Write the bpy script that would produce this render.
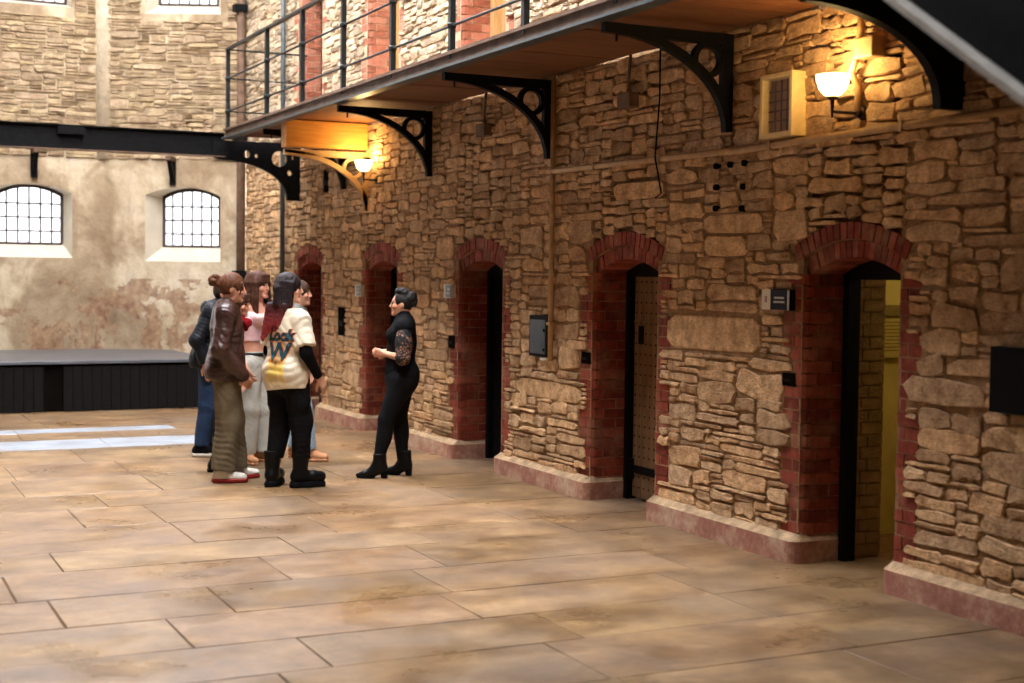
import bpy, bmesh, math, random
import numpy as np
from mathutils import Vector, Matrix, Euler
from mathutils.bvhtree import BVHTree

for o in list(bpy.data.objects):
    bpy.data.objects.remove(o)
SC = bpy.context.scene
COL = SC.collection
RNG = np.random.RandomState(7)
random.seed(7)

# ------------------------------------------------------------------ camera
YAW, PITCH, ROLL = math.radians(25.75), math.radians(-2.72), 0.012
CAM = np.array([-5.35, 0.0, 1.75])
FW = np.array([math.sin(YAW) * math.cos(PITCH), math.cos(YAW) * math.cos(PITCH), math.sin(PITCH)])
RT = np.array([math.cos(YAW), -math.sin(YAW), 0.0])
UP = np.cross(RT, FW)
CR = math.cos(ROLL) * RT + math.sin(ROLL) * UP
CU = -math.sin(ROLL) * RT + math.cos(ROLL) * UP
cd = bpy.data.cameras.new('camera')
cd.lens, cd.sensor_width, cd.clip_start, cd.clip_end = 50.0, 36.0, 0.05, 200
cd.dof.use_dof = True
cd.dof.focus_distance = 10.6
cd.dof.aperture_fstop = 1.7
cam = bpy.data.objects.new('camera', cd)
COL.objects.link(cam)
cam.matrix_world = Matrix(((CR[0], CU[0], -FW[0], CAM[0]), (CR[1], CU[1], -FW[1], CAM[1]),
                           (CR[2], CU[2], -FW[2], CAM[2]), (0, 0, 0, 1)))
SC.camera = cam

# ------------------------------------------------------------------ sky, exposure
w = bpy.data.worlds.new('sky')
SC.world = w
w.use_nodes = True
bg = w.node_tree.nodes['Background']
bg.inputs[0].default_value = (0.96, 0.955, 1.0, 1)
bg.inputs[1].default_value = 26.0
SC.view_settings.view_transform = 'Standard'
SC.view_settings.look = 'None'
SC.view_settings.gamma = 1.0
SC.view_settings.use_curve_mapping = False
SC.view_settings.exposure = 0.1
SC.cycles.max_bounces = 6
SC.cycles.diffuse_bounces = 4
SC.cycles.use_denoising = True
HALL_W = 7.4              # the hall between its two cell walls
SKY = (-3.9, -1.3, 5.4, 18.8)   # the glazed strip in the roof


def portal(loc, rot, sx, sy):
    l = bpy.data.lights.new('sky_portal', 'AREA')
    l.shape, l.size, l.size_y = 'RECTANGLE', sx, sy
    l.cycles.is_portal = True
    o = bpy.data.objects.new('sky_portal', l)
    COL.objects.link(o)
    o.location, o.rotation_euler = loc, rot
    return o


portal(((SKY[0] + SKY[1]) / 2, (SKY[2] + SKY[3]) / 2, 7.98), (0, 0, 0), SKY[1] - SKY[0], SKY[3] - SKY[2])


def proj(p):
    d = np.asarray(p, float) - CAM
    z = d @ FW
    if z < 0.1:
        return None
    return 512 + 1422 * (d @ CR) / z, 341.5 - 1422 * (d @ CU) / z, z


# ------------------------------------------------------------------ helpers
class MB:
    """collects shapes, links them as ONE mesh object"""

    def __init__(s):
        s.v, s.f, s.t = [], [], []

    def add(s, vs, fs, tint=None):
        b = len(s.v)
        s.v += [tuple(x) for x in vs]
        s.f += [tuple(i + b for i in f) for f in fs]
        if tint is not None:
            s.t += [tint] * len(vs)

    def box(s, x0, x1, y0, y1, z0, z1, tint=None):
        s.add([(x0, y0, z0), (x1, y0, z0), (x1, y1, z0), (x0, y1, z0), (x0, y0, z1), (x1, y0, z1), (x1, y1, z1), (x0, y1, z1)],
              [(0, 3, 2, 1), (4, 5, 6, 7), (0, 1, 5, 4), (1, 2, 6, 5), (2, 3, 7, 6), (3, 0, 4, 7)], tint)

    def obox(s, c, ax, ay, az):
        """box by centre and three half-axis vectors"""
        c, ax, ay, az = map(Vector, (c, ax, ay, az))
        vs = [c + i * ax + j * ay + k * az for k in (-1, 1) for i, j in ((-1, -1), (1, -1), (1, 1), (-1, 1))]
        s.add(vs, [(0, 3, 2, 1), (4, 5, 6, 7), (0, 1, 5, 4), (1, 2, 6, 5), (2, 3, 7, 6), (3, 0, 4, 7)])

    def bar(s, a, b, w, h, up=(0, 0, 1)):
        a, b = Vector(a), Vector(b)
        d = (b - a)
        n = d.normalized()
        side = n.cross(Vector(up))
        if side.length < 1e-4:
            side = n.cross(Vector((1, 0, 0)))
        side.normalize()
        s.obox((a + b) / 2, d / 2, side * w / 2, side.cross(n) * h / 2)

    def prism(s, poly, f, a, b):
        """poly 2D list; f(u,v,t)->xyz ; extruded t from a to b"""
        n = len(poly)
        vs = [f(u, v, a) for u, v in poly] + [f(u, v, b) for u, v in poly]
        fs = [tuple(range(n))[::-1], tuple(range(n, 2 * n))]
        fs += [(i, (i + 1) % n, n + (i + 1) % n, n + i) for i in range(n)]
        s.add(vs, fs)

    def tube(s, pts, r, n=8, caps=True):
        pts = [Vector(p) for p in pts]
        rs = r if isinstance(r, (list, tuple)) else [r] * len(pts)
        b = len(s.v)
        ref = None
        for i, p in enumerate(pts):
            d = (pts[min(i + 1, len(pts) - 1)] - pts[max(i - 1, 0)]).normalized()
            if ref is None:
                ref = d.orthogonal().normalized()
            ref = (ref - d * ref.dot(d)).normalized()
            q = d.cross(ref)
            for k in range(n):
                a = 2 * math.pi * k / n
                s.v.append(tuple(p + (ref * math.cos(a) + q * math.sin(a)) * rs[i]))
        for i in range(len(pts) - 1):
            for k in range(n):
                s.f.append((b + i * n + k, b + i * n + (k + 1) % n, b + (i + 1) * n + (k + 1) % n, b + (i + 1) * n + k))
        if caps:
            s.f.append(tuple(b + k for k in range(n))[::-1])
            s.f.append(tuple(b + (len(pts) - 1) * n + k for k in range(n)))

    def lathe(s, prof, c, n=24):
        b = len(s.v)
        for r, z in prof:
            for k in range(n):
                a = 2 * math.pi * k / n
                s.v.append((c[0] + r * math.cos(a), c[1] + r * math.sin(a), c[2] + z))
        for i in range(len(prof) - 1):
            for k in range(n):
                s.f.append((b + i * n + k, b + i * n + (k + 1) % n, b + (i + 1) * n + (k + 1) % n, b + (i + 1) * n + k))

    def mesh(s, name, mat=None, smooth=False):
        me = bpy.data.meshes.new(name)
        me.from_pydata(s.v, [], s.f)
        if s.t:
            a = me.attributes.new('tint', 'FLOAT_COLOR', 'POINT')
            a.data.foreach_set('color', np.array([(*t, 1.0) for t in s.t], np.float32).ravel())
        if mat:
            me.materials.append(mat)
        if smooth:
            me.polygons.foreach_set('use_smooth', [True] * len(me.polygons))
        me.update()
        return me

    def build(s, name, mat, parent=None, smooth=False, bevel=0):
        o = link(name, s.mesh(name, mat, smooth), parent)
        if bevel:
            m = o.modifiers.new('bevel', 'BEVEL')
            m.width, m.segments, m.limit_method, m.angle_limit = bevel, 2, 'ANGLE', math.radians(40)
        return o


def link(name, data, parent=None, loc=None, rot=None):
    o = bpy.data.objects.new(name, data)
    COL.objects.link(o)
    if parent is not None:
        o.parent = parent
    if loc is not None:
        o.location = loc
    if rot is not None:
        o.rotation_euler = rot
    return o


def tag(o, label=None, cat=None, group=None, kind=None):
    for k, v in (('label', label), ('category', cat), ('group', group), ('kind', kind)):
        if v:
            o[k] = v
    return o


def thing(name, label, cat, loc=(0, 0, 0), group=None, rz=0.0):
    return tag(link(name, None, None, loc, (0, 0, rz)), label, cat, group)


# ------------------------------------------------------------------ materials
def srgb(r, g, b):
    return tuple(((c / 255) / 12.92 if c / 255 <= 0.04045 else ((c / 255 + 0.055) / 1.055) ** 2.4) for c in (r, g, b))


class NT:
    def __init__(s, name):
        s.m = bpy.data.materials.new(name)
        s.m.use_nodes = True
        s.t = s.m.node_tree
        s.b = s.t.nodes['Principled BSDF']

    def n(s, kind, **kw):
        nd = s.t.nodes.new(kind)
        for k, v in kw.items():
            if k.startswith('i_'):
                nd.inputs[k[2:].replace('_', ' ')].default_value = v
            else:
                setattr(nd, k, v)
        return nd

    def l(s, a, b):
        s.t.links.new(a, b)

    def pos(s, obj=False):
        if obj:
            return s.n('ShaderNodeTexCoord').outputs['Object']
        return s.n('ShaderNodeNewGeometry').outputs['Position']

    def noise(s, vec, scale, detail=4, rough=0.6, dist=0.0):
        nd = s.n('ShaderNodeTexNoise')
        nd.inputs['Scale'].default_value = scale
        nd.inputs['Detail'].default_value = detail
        nd.inputs['Roughness'].default_value = rough
        nd.inputs['Distortion'].default_value = dist
        if vec is not None:
            s.l(vec, nd.inputs['Vector'])
        return nd.outputs['Fac']

    def scaled(s, vec, sc):
        nd = s.n('ShaderNodeVectorMath', operation='MULTIPLY')
        s.l(vec, nd.inputs[0])
        nd.inputs[1].default_value = sc
        return nd.outputs[0]

    def ramp(s, fac, stops, interp='LINEAR'):
        nd = s.n('ShaderNodeValToRGB')
        cr = nd.color_ramp
        cr.interpolation = interp
        while len(cr.elements) < len(stops):
            cr.elements.new(0.5)
        for e, (p, c) in zip(cr.elements, stops):
            e.position = p
            e.color = (*c, 1) if len(c) == 3 else c
        s.l(fac, nd.inputs[0])
        return nd.outputs[0]

    def mix(s, fac, a, b, mode='MIX'):
        nd = s.n('ShaderNodeMix', data_type='RGBA', blend_type=mode)
        for sock, v in ((nd.inputs[0], fac), (nd.inputs[6], a), (nd.inputs[7], b)):
            if isinstance(v, bpy.types.NodeSocket):
                s.l(v, sock)
            elif isinstance(v, (int, float)):
                sock.default_value = v
            else:
                sock.default_value = (*v, 1) if len(v) == 3 else v
        return nd.outputs[2]

    def math(s, op, a, b=None):
        nd = s.n('ShaderNodeMath', operation=op)
        for i, v in enumerate((a, b)):
            if v is None:
                continue
            if isinstance(v, bpy.types.NodeSocket):
                s.l(v, nd.inputs[i])
            else:
                nd.inputs[i].default_value = v
        return nd.outputs[0]

    def attr(s, name='tint'):
        return s.n('ShaderNodeAttribute', attribute_name=name).outputs['Color']

    def bump(s, h, strength, dist=0.02):
        nd = s.n('ShaderNodeBump')
        nd.inputs['Strength'].default_value = strength
        nd.inputs['Distance'].default_value = dist
        s.l(h, nd.inputs['Height'])
        s.l(nd.outputs[0], s.b.inputs['Normal'])

    def set(s, color=None, rough=None, metal=None, spec=None, **kw):
        for key, v in (('Base Color', color), ('Roughness', rough), ('Metallic', metal), ('Specular IOR Level', spec)):
            if v is None:
                continue
            if isinstance(v, bpy.types.NodeSocket):
                s.l(v, s.b.inputs[key])
            else:
                s.b.inputs[key].default_value = (*v, 1) if isinstance(v, tuple) else v
        for k, v in kw.items():
            s.b.inputs[k.replace('_', ' ')].default_value = v
        return s.m


def simple(name, col, rough=0.6, metal=0.0, spec=0.4, nscale=12, namp=0.25, bump=0.15, bdist=0.004, obj=False):
    t = NT(name)
    p = t.pos(obj)
    f = t.noise(p, nscale, 5)
    dark = tuple(c * (1 - namp) for c in col)
    lite = tuple(min(1, c * (1 + namp)) for c in col)
    c = t.ramp(f, [(0.3, dark), (0.7, lite)])
    t.bump(t.noise(p, nscale * 6, 3), bump, bdist)
    return t.set(c, rough, metal, spec)


def rock(name, lo, hi, scale=9, bump=0.8, bdist=0.02, rough=0.9, fine=60):
    """weathered stone; the attribute tint gives each piece its own colour"""
    t = NT(name)
    p = t.pos()
    f = t.noise(p, scale, 6, 0.65)
    f2 = t.noise(p, scale * 0.23, 3)
    c = t.ramp(f, [(0.28, lo), (0.68, hi)])
    c = t.mix(0.35, c, t.ramp(f2, [(0.35, (0.62, 0.55, 0.5)), (0.65, (1.12, 1.1, 1.06))]), 'MULTIPLY')
    c = t.mix(1.0, c, t.attr(), 'MULTIPLY')
    c = t.mix(0.8, c, t.ramp(t.noise(t.scaled(p, (1, 1, 1.8)), 38, 5, 0.7), [(0.3, (0.58, 0.52, 0.46)), (0.5, (1, 1, 1)), (0.72, (1.22, 1.2, 1.16))]), 'MULTIPLY')
    h = t.math('ADD', t.noise(t.scaled(p, (1, 1, 2.2)), scale * 1.6, 6, 0.75), t.math('MULTIPLY', t.noise(p, fine, 4), 0.5))
    t.bump(h, bump, bdist)
    return t.set(c, rough, None, 0.25)


M = {}
M['stone'] = rock('buff_rubble_stone', srgb(166, 127, 90), srgb(238, 204, 160), bump=1.0)
M['stone_pale'] = rock('pale_rubble_stone', srgb(160, 140, 114), srgb(216, 200, 174), bump=0.7)
M['stone_rear'] = rock('grey_buff_rubble_stone', srgb(140, 118, 90), srgb(200, 178, 146), scale=7)
M['slab'] = None
M['mortar'] = simple('lime_mortar', srgb(158, 122, 85), 0.95, nscale=14, namp=0.35, bump=1.0, bdist=0.02)
M['mortar_pale'] = simple('pale_lime_mortar', srgb(190, 168, 136), 0.95, nscale=9, namp=0.3, bump=1.0, bdist=0.02)
M['iron'] = simple('black_painted_iron', (0.006, 0.006, 0.0065), 0.6, 0.0, 0.08, 20, 0.4, 0.2)
M['grey_paint'] = simple('grey_painted_steel', srgb(62, 72, 76), 0.38, 0.1, 0.5, 14, 0.2, 0.15)
M['rust_paint'] = simple('worn_brown_paint', srgb(108, 84, 66), 0.7, 0, 0.3, 9, 0.4, 0.4)
M['tan_paint'] = simple('tan_paint', srgb(176, 140, 96), 0.55, 0, 0.4, 11, 0.22, 0.3)
M['cream_paint'] = simple('cream_paint', srgb(222, 196, 138), 0.5, 0, 0.4, 14, 0.14, 0.2)
M['pink_plinth'] = None
M['black_cloth'] = simple('black_stage_skirt', (0.010, 0.009, 0.0085), 0.9, 0, 0.08, 30, 0.3, 0.4)


def brick_mat(name, stops, rough=0.8):
    t = NT(name)
    rnd = t.n('ShaderNodeObjectInfo').outputs['Random']
    p = t.pos()
    base = t.ramp(rnd, stops)
    f = t.noise(p, 16, 6, 0.7)
    c = t.mix(0.75, base, t.ramp(f, [(0.26, (0.3, 0.26, 0.24)), (0.5, (0.95, 0.95, 0.95)), (0.74, (1.5, 1.55, 1.55))]), 'MULTIPLY')
    big = t.noise(p, 3.1, 4, 0.6)
    c = t.mix(t.ramp(big, [(0.5, (0, 0, 0)), (0.74, (0.55, 0.55, 0.55))]), c, srgb(184, 142, 112))
    t.bump(t.noise(p, 55, 5, 0.7), 0.7, 0.008)
    return t.set(c, rough, None, 0.25)


M['brick'] = brick_mat('red_painted_brick', [(0.0, srgb(108, 44, 28)), (0.35, srgb(128, 52, 34)), (0.7, srgb(142, 62, 42)), (1.0, srgb(160, 84, 62))])
M['brick_up'] = brick_mat('pale_red_brick', [(0.0, srgb(150, 86, 62)), (0.5, srgb(172, 104, 78)), (1.0, srgb(188, 124, 98))])

t = NT('brick_joint_mortar')
p = t.pos()
t.bump(t.noise(p, 40, 4), 0.8, 0.008)
M['joint'] = t.set(t.ramp(t.noise(p, 6, 5), [(0.35, srgb(118, 66, 48)), (0.62, srgb(176, 132, 100))]), 0.95)

t = NT('worn_red_plinth_paint')
p = t.pos()
f = t.noise(p, 3.2, 7, 0.72)
c = t.ramp(f, [(0.3, srgb(146, 92, 74)), (0.46, srgb(172, 118, 98)), (0.55, srgb(192, 152, 126)), (0.68, srgb(206, 180, 152))])
c = t.mix(0.6, c, t.ramp(t.noise(p, 26, 5), [(0.3, (0.62, 0.55, 0.52)), (0.6, (1, 1, 1))]), 'MULTIPLY')
t.bump(t.noise(p, 30, 4), 0.4, 0.008)
M['pink_plinth'] = t.set(c, 0.75)
M['lime'] = simple('lime_fillet', srgb(186, 158, 124), 0.9, 0, 0.2, 11, 0.4, 0.9, 0.012)

# flagstones: worn sandstone, part polished by feet
t = NT('sandstone_flag')
p = t.pos()
tint = t.attr()
f = t.noise(t.scaled(p, (1, 1.6, 1)), 2.1, 6, 0.62, 0.4)
c = t.ramp(f, [(0.28, srgb(95, 72, 47)), (0.5, srgb(132, 104, 72)), (0.72, srgb(164, 134, 96))])
f2 = t.noise(p, 0.8, 5, 0.65, 0.7)
c = t.mix(t.ramp(f2, [(0.44, (0, 0, 0)), (0.62, (0.6, 0.6, 0.6))]), c, srgb(112, 93, 75))
st = t.noise(t.scaled(p, (0.5, 2.2, 1)), 2.6, 6, 0.7, 0.8)
c = t.mix(t.ramp(st, [(0.6, (0, 0, 0)), (0.74, (0.55, 0.55, 0.55))]), c, srgb(92, 78, 66))
c = t.mix(0.6, c, t.ramp(t.noise(p, 13, 6, 0.72), [(0.3, (0.66, 0.62, 0.58)), (0.65, (1.14, 1.12, 1.1))]), 'MULTIPLY')
c = t.mix(1.0, c, tint, 'MULTIPLY')
t.bump(t.math('ADD', t.noise(p, 5, 5, 0.6), t.math('MULTIPLY', t.noise(p, 40, 4), 0.25)), 0.25, 0.01)
M['slab'] = t.set(c, t.ramp(t.noise(p, 1.3, 4), [(0.36, (0.26,) * 3), (0.6, (0.58,) * 3)]), None, 0.45)

t = NT('polished_slate_flag')  # paler, bluish, smoother flags for two rows of the floor
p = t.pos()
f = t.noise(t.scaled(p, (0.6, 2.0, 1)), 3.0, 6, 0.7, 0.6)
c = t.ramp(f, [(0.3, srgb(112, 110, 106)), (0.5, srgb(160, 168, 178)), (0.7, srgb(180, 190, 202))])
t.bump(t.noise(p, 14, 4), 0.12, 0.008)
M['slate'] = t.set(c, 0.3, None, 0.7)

# lower rear wall: old limewash over stone, peeling
t = NT('peeling_limewash')
p = t.pos()
f = t.noise(p, 1.0, 7, 0.62, 0.6)
c = t.ramp(f, [(0.3, srgb(130, 108, 84)), (0.45, srgb(168, 148, 120)), (0.56, srgb(200, 183, 154)), (0.72, srgb(214, 201, 177))])
drip = t.noise(t.scaled(p, (3.2, 3.2, 0.35)), 1.2, 5, 0.6)
c = t.mix(t.ramp(drip, [(0.5, (0, 0, 0)), (0.75, (0.55, 0.55, 0.55))]), c, srgb(140, 112, 82))
sep = t.n('ShaderNodeSeparateXYZ')
t.l(p, sep.inputs[0])
red = t.math('MULTIPLY', t.math('GREATER_THAN', t.noise(p, 1.3, 6, 0.65, 0.5), 0.51), t.math('LESS_THAN', sep.outputs[2], 1.62))
c = t.mix(t.math('MULTIPLY', red, 0.75), c, t.ramp(t.noise(p, 9, 5), [(0.35, srgb(120, 78, 62)), (0.65, srgb(176, 146, 112))]))
c = t.mix(0.45, c, t.ramp(t.noise(p, 7, 6, 0.7), [(0.3, (0.6, 0.56, 0.52)), (0.6, (1.05, 1.04, 1.02))]), 'MULTIPLY')
t.bump(t.noise(p, 6, 6, 0.65), 0.8, 0.03)
M['plaster'] = t.set(c, 0.92, None, 0.2)
M['whitewash'] = simple('white_limewash', srgb(204, 194, 174), 0.9, 0, 0.2, 5, 0.1, 0.5, 0.01)
M['old_stone'] = simple('sooty_old_stone', srgb(64, 52, 42), 0.95, 0, 0.2, 5, 0.3, 0.5, 0.02)  # for the unseen walls, darkened to cut the light they bounce
M['old_boards'] = simple('brown_roof_boards', srgb(84, 66, 50), 0.9, 0, 0.2, 5, 0.3, 0.3, 0.02)
M['yellow_wash'] = simple('yellow_distemper', srgb(206, 186, 110), 0.85, 0, 0.2, 4, 0.15, 0.6, 0.01)
M['cell_brick'] = simple('buff_cell_brick', srgb(150, 122, 82), 0.9, 0, 0.2, 8, 0.3, 0.8, 0.012)


def wood(name, lo, hi, axis=(1, 12, 12), rough=0.6, sc=3.0):
    t = NT(name)
    p = t.pos()
    rnd = t.n('ShaderNodeObjectInfo').outputs['Random']
    ofs = t.n('ShaderNodeVectorMath', operation='ADD')
    comb = t.n('ShaderNodeCombineXYZ')
    t.l(t.math('MULTIPLY', rnd, 37.0), comb.inputs[0])
    t.l(t.math('MULTIPLY', rnd, 11.0), comb.inputs[1])
    t.l(p, ofs.inputs[0])
    t.l(comb.outputs[0], ofs.inputs[1])
    f = t.noise(t.scaled(ofs.outputs[0], axis), sc, 6, 0.6, 0.5)
    c = t.ramp(f, [(0.3, lo), (0.7, hi)])
    c = t.mix(0.4, c, t.ramp(rnd, [(0, (0.75, 0.72, 0.7)), (1, (1.1, 1.08, 1.05))]), 'MULTIPLY')
    t.bump(f, 0.25, 0.006)
    return t.set(c, rough, None, 0.35)


M['deck_wood'] = wood('deck_underside_board', srgb(92, 56, 32), srgb(130, 84, 50))
M['pine'] = wood('varnished_pine', srgb(206, 138, 62), srgb(232, 172, 92), rough=0.45)
M['door_wood'] = wood('bare_oak_door', srgb(104, 76, 50), srgb(152, 118, 84), axis=(12, 12, 1))
M['tan_wood'] = wood('pale_door_timber', srgb(176, 136, 84), srgb(206, 168, 112), axis=(12, 12, 1))

t = NT('white_glass_shade')
t.set(srgb(255, 244, 220), 0.3, None, 0.5)
t.b.inputs['Emission Color'].default_value = (*srgb(255, 214, 140), 1)
t.b.inputs['Emission Strength'].default_value = 9.0
M['shade'] = t.m
M['brass'] = simple('dark_bronze', srgb(52, 38, 26), 0.4, 0.6, 0.5)
t = NT('clear_glass')
out = t.t.nodes['Material Output']
gl, tr, mx = t.n('ShaderNodeBsdfGlossy'), t.n('ShaderNodeBsdfTransparent'), t.n('ShaderNodeMixShader')
gl.inputs['Roughness'].default_value = 0.03
mx.inputs[0].default_value = 0.1
t.l(tr.outputs[0], mx.inputs[1])
t.l(gl.outputs[0], mx.inputs[2])
t.l(mx.outputs[0], out.inputs[0])
M['glass'] = t.m
t = NT('dusty_window_glass')
out = t.t.nodes['Material Output']
gl, tr, mx = t.n('ShaderNodeBsdfGlossy'), t.n('ShaderNodeBsdfTransparent'), t.n('ShaderNodeMixShader')
gl.inputs['Roughness'].default_value = 0.2
tr.inputs['Color'].default_value = (0.12, 0.122, 0.122, 1)  # tint dims the over-bright sky so the bars stay visible
mx.inputs[0].default_value = 0.06
t.l(tr.outputs[0], mx.inputs[1])
t.l(gl.outputs[0], mx.inputs[2])
t.l(mx.outputs[0], out.inputs[0])
M['window_glass'] = t.m
M['white_sign'] = simple('white_sign_card', srgb(228, 216, 190), 0.5, 0, 0.4, 10, 0.05, 0.05)
M['dark_sign'] = simple('navy_sign_card', srgb(26, 30, 40), 0.6, 0, 0.12, 10, 0.1, 0.05)
M['red_ink'] = simple('red_ink', srgb(150, 60, 60), 0.6)
M['grey_ink'] = simple('pale_ink', srgb(200, 198, 180), 0.6)
M['grey_sign'] = simple('blue_grey_sign', srgb(126, 140, 146), 0.45)
M['slate_metal'] = simple('blue_grey_cabinet_paint', srgb(78, 88, 94), 0.4, 0.2, 0.5, 6, 0.2, 0.1)
M['black_gloss'] = simple('black_screen', (0.002, 0.002, 0.002), 0.5, 0, 0.05, 6, 0.1, 0.02)
M['dark_hole'] = simple('soot_black', (0.006, 0.005, 0.004), 1.0, 0, 0.0)  # flat black painted as the shade inside holes and gaps
M['cable'] = simple('old_cable', srgb(96, 74, 48), 0.7)
M['notice'] = simple('yellowed_notice', srgb(188, 168, 92), 0.7, 0, 0.3, 20, 0.06, 0.1)
M['ink_brown'] = simple('brown_print', srgb(132, 112, 52), 0.7)

# ================================================================== structure
PITCHD = 2.555                      # door spacing
DOORS = [(6.19, 0.81), (8.74, 0.90), (11.33, 0.91), (13.90, 0.89), (16.42, 0.89)]   # near edge and width between brick jambs
DOOR_Y = [d[0] for d in DOORS]
SPRING, RISE = 1.77, 0.10
radius = lambda W: (W * W / 4 + RISE * RISE) / (2 * RISE)
half_angle = lambda W: math.asin(W / 2 / radius(W))
COURSE = 0.0762
UPZ = 3.45                          # walkway floor
CELL_X = 0.55


def struct(o, label=None):
    return tag(o, label, None, None, 'structure')


def arc_pts(yc, zc, r, half, n=10):
    return [(yc + r * math.sin(a), zc + r * math.cos(a)) for a in np.linspace(-half, half, n)]


def teeth(k):
    """how far brick course k reaches along the wall face (far jamb)"""
    return 0.215 if (k // 3) % 2 == 0 else 0.105


# ---- right wall core (mortar), with an arched opening at each door on both floors
mb = MB()
fx = lambda u, v, t: (t, u, v)
edges = [-6.0] + sum([[y, y + W] for y, W in DOORS], []) + [19.8]
for i in range(0, len(edges), 2):
    mb.box(0.004, CELL_X, edges[i] + (0.03 if i else 0), edges[i + 1] - (0.03 if i + 2 < len(edges) else 0), 0, 8.0)
for y, W in DOORS:
    yc, AR, HALF = y + W / 2, radius(W), half_angle(W)
    for z0, ztop in ((0, UPZ), (UPZ, 8.0)):
        low = arc_pts(yc, z0 + SPRING + RISE - AR, AR + 0.012, HALF)
        poly = low + [(y + W - 0.001, ztop), (y + 0.001, ztop)]
        mb.prism(poly, fx, 0.05, CELL_X)
wall_right = struct(mb.build('wall_right', M['mortar']), 'rubble stone cell wall with brick door surrounds under the walkway')

# ---- rubble packing
def pack(u0, u1, v0, v1, cu, cv, blocked, fixed, size, seed):
    r = np.random.RandomState(seed)
    nu, nv = int((u1 - u0) / cu), int((v1 - v0) / cv)
    G = np.zeros((nv, nu), bool)
    for j in range(nv):
        for i in range(nu):
            if blocked(u0 + (i + .5) * cu, v0 + (j + .5) * cv):
                G[j, i] = True
    out = []
    for (a, b, c, d) in fixed:
        i0, i1 = int(round((a - u0) / cu)), int(round((b - u0) / cu))
        j0, j1 = int(round((c - v0) / cv)), int(round((d - v0) / cv))
        G[max(0, j0):j1, max(0, i0):i1] = True
        out.append((a, b, c, d, 2))
    for j in range(nv):
        i = 0
        while i < nu:
            if G[j, i]:
                i += 1
                continue
            w, h = size(v0 + j * cv, r)
            k = 0
            while k < w and i + k < nu and not G[j, i + k]:
                k += 1
            if i + k < nu and not G[j, i + k] and i + k + 1 < nu and G[j, i + k + 1]:
                k += 1
            hh = 1
            h = min(h, max(1, int(k * cu / cv * 0.56)))
            while hh < h and j + hh < nv and not G[j + hh, i:i + k].any():
                hh += 1
            G[j:j + hh, i:i + k] = True
            if k * cu >= 0.05 and hh * cv >= 0.028:
                out.append((u0 + i * cu, u0 + (i + k) * cu, v0 + j * cv, v0 + (j + hh) * cv, 0))
            i += k
    return out


def stone_shape(rect, r, proud=(0.006, 0.020), gap=0.005, jit=0.26):
    """one dressed rubble stone in (u, v, n); n outwards"""
    a, b, c, d, fl = rect
    w, h = b - a - 2 * gap, d - c - 2 * gap
    w, h = max(w, 0.03), max(h, 0.02)
    uc, vc = (a + b) / 2, (c + d) / 2
    m = min(w, h)
    base = [(-.5, -.28), (-.42, -.5), (0.02, -.5), (.42, -.5), (.5, -.26), (.5, .24), (.41, .5), (-.03, .5), (-.42, .5), (-.5, .26)]
    if fl == 2:
        jit *= 0.35
    ring = [(x * w + r.uniform(-1, 1) * jit * m * .6, y * h + r.uniform(-1, 1) * jit * m * .75) for x, y in base]
    tilt_u, tilt_v = r.uniform(-.5, .5, 2) * (0.25 if fl == 2 else 1)
    P = r.uniform(*proud)
    vs = []
    for x, y in ring:
        vs.append((uc + x, vc + y, -0.03))
    ins = 0.86 if m > 0.09 else 0.78
    for x, y in ring:
        vs.append((uc + x * .97, vc + y * .96, P * 0.35))
    for x, y in ring:
        q = P * (1 + tilt_u * x / w + tilt_v * y / h) + r.uniform(-.25, .25) * P
        vs.append((uc + x * (1 - (1 - ins) * m / w), vc + y * ins, max(q, 0.004)))
    n = 10
    fs = []
    for lvl in (0, 1):
        for i in range(n):
            k = (i + 1) % n
            fs.append((lvl * n + i, lvl * n + k, (lvl + 1) * n + k, (lvl + 1) * n + i))
    vs.append((uc, vc, P * r.uniform(1.0, 1.3)))
    for i in range(n):
        fs.append((2 * n + i, 2 * n + (i + 1) % n, 3 * n))
    return vs, fs


def lay_stones(rects, fmap, parent, mat, palette, seed, limit=300, **kw):
    """the stones that show largest are parts of their own, the rest one stuff part"""
    r = np.random.RandomState(seed)
    scored = []
    for q in rects:
        c = fmap((q[0] + q[1]) / 2, (q[2] + q[3]) / 2, 0)
        pr = proj(c)
        s = 0
        if pr and -30 < pr[0] < 1054 and -20 < pr[1] < 700:
            s = (q[1] - q[0]) * (q[3] - q[2]) / pr[2] ** 2
            e = fmap(q[1], (q[2] + q[3]) / 2, 0)
            e2 = fmap(q[0], (q[2] + q[3]) / 2, 0)
            a, b = proj(e), proj(e2)
            s = abs(a[0] - b[0]) * (q[3] - q[2]) / pr[2]
        scored.append((s, q))
    scored.sort(key=lambda x: -x[0])
    rest = MB()
    for i, (s, q) in enumerate(scored):
        vs, fs = stone_shape(q, r, **kw)
        tint = palette(r, q)
        W = [fmap(*v) for v in vs]
        if i < limit and s > 0:
            one = MB()
            one.add(W, fs, tint)
            one.build('stone', mat, parent)
        else:
            rest.add(W, fs, tint)
    if rest.v:
        tag(rest.build('small_stones', mat, parent), kind='stuff')


def palette_buff(r, q):
    base = [(1, 1, 1), (1.12, 1.1, 1.05), (.86, .84, .82), (1.05, .98, .9), (.74, .7, .66), (.95, .95, .98), (1.16, 1.12, 1.02)][r.choice(7, p=[.28, .17, .16, .14, .09, .08, .08])]
    k = r.uniform(.9, 1.08)
    if q[4] == 2:
        base, k = (1.1, 1.06, 0.98), 1.05
    return tuple(b * k for b in base)


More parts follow.
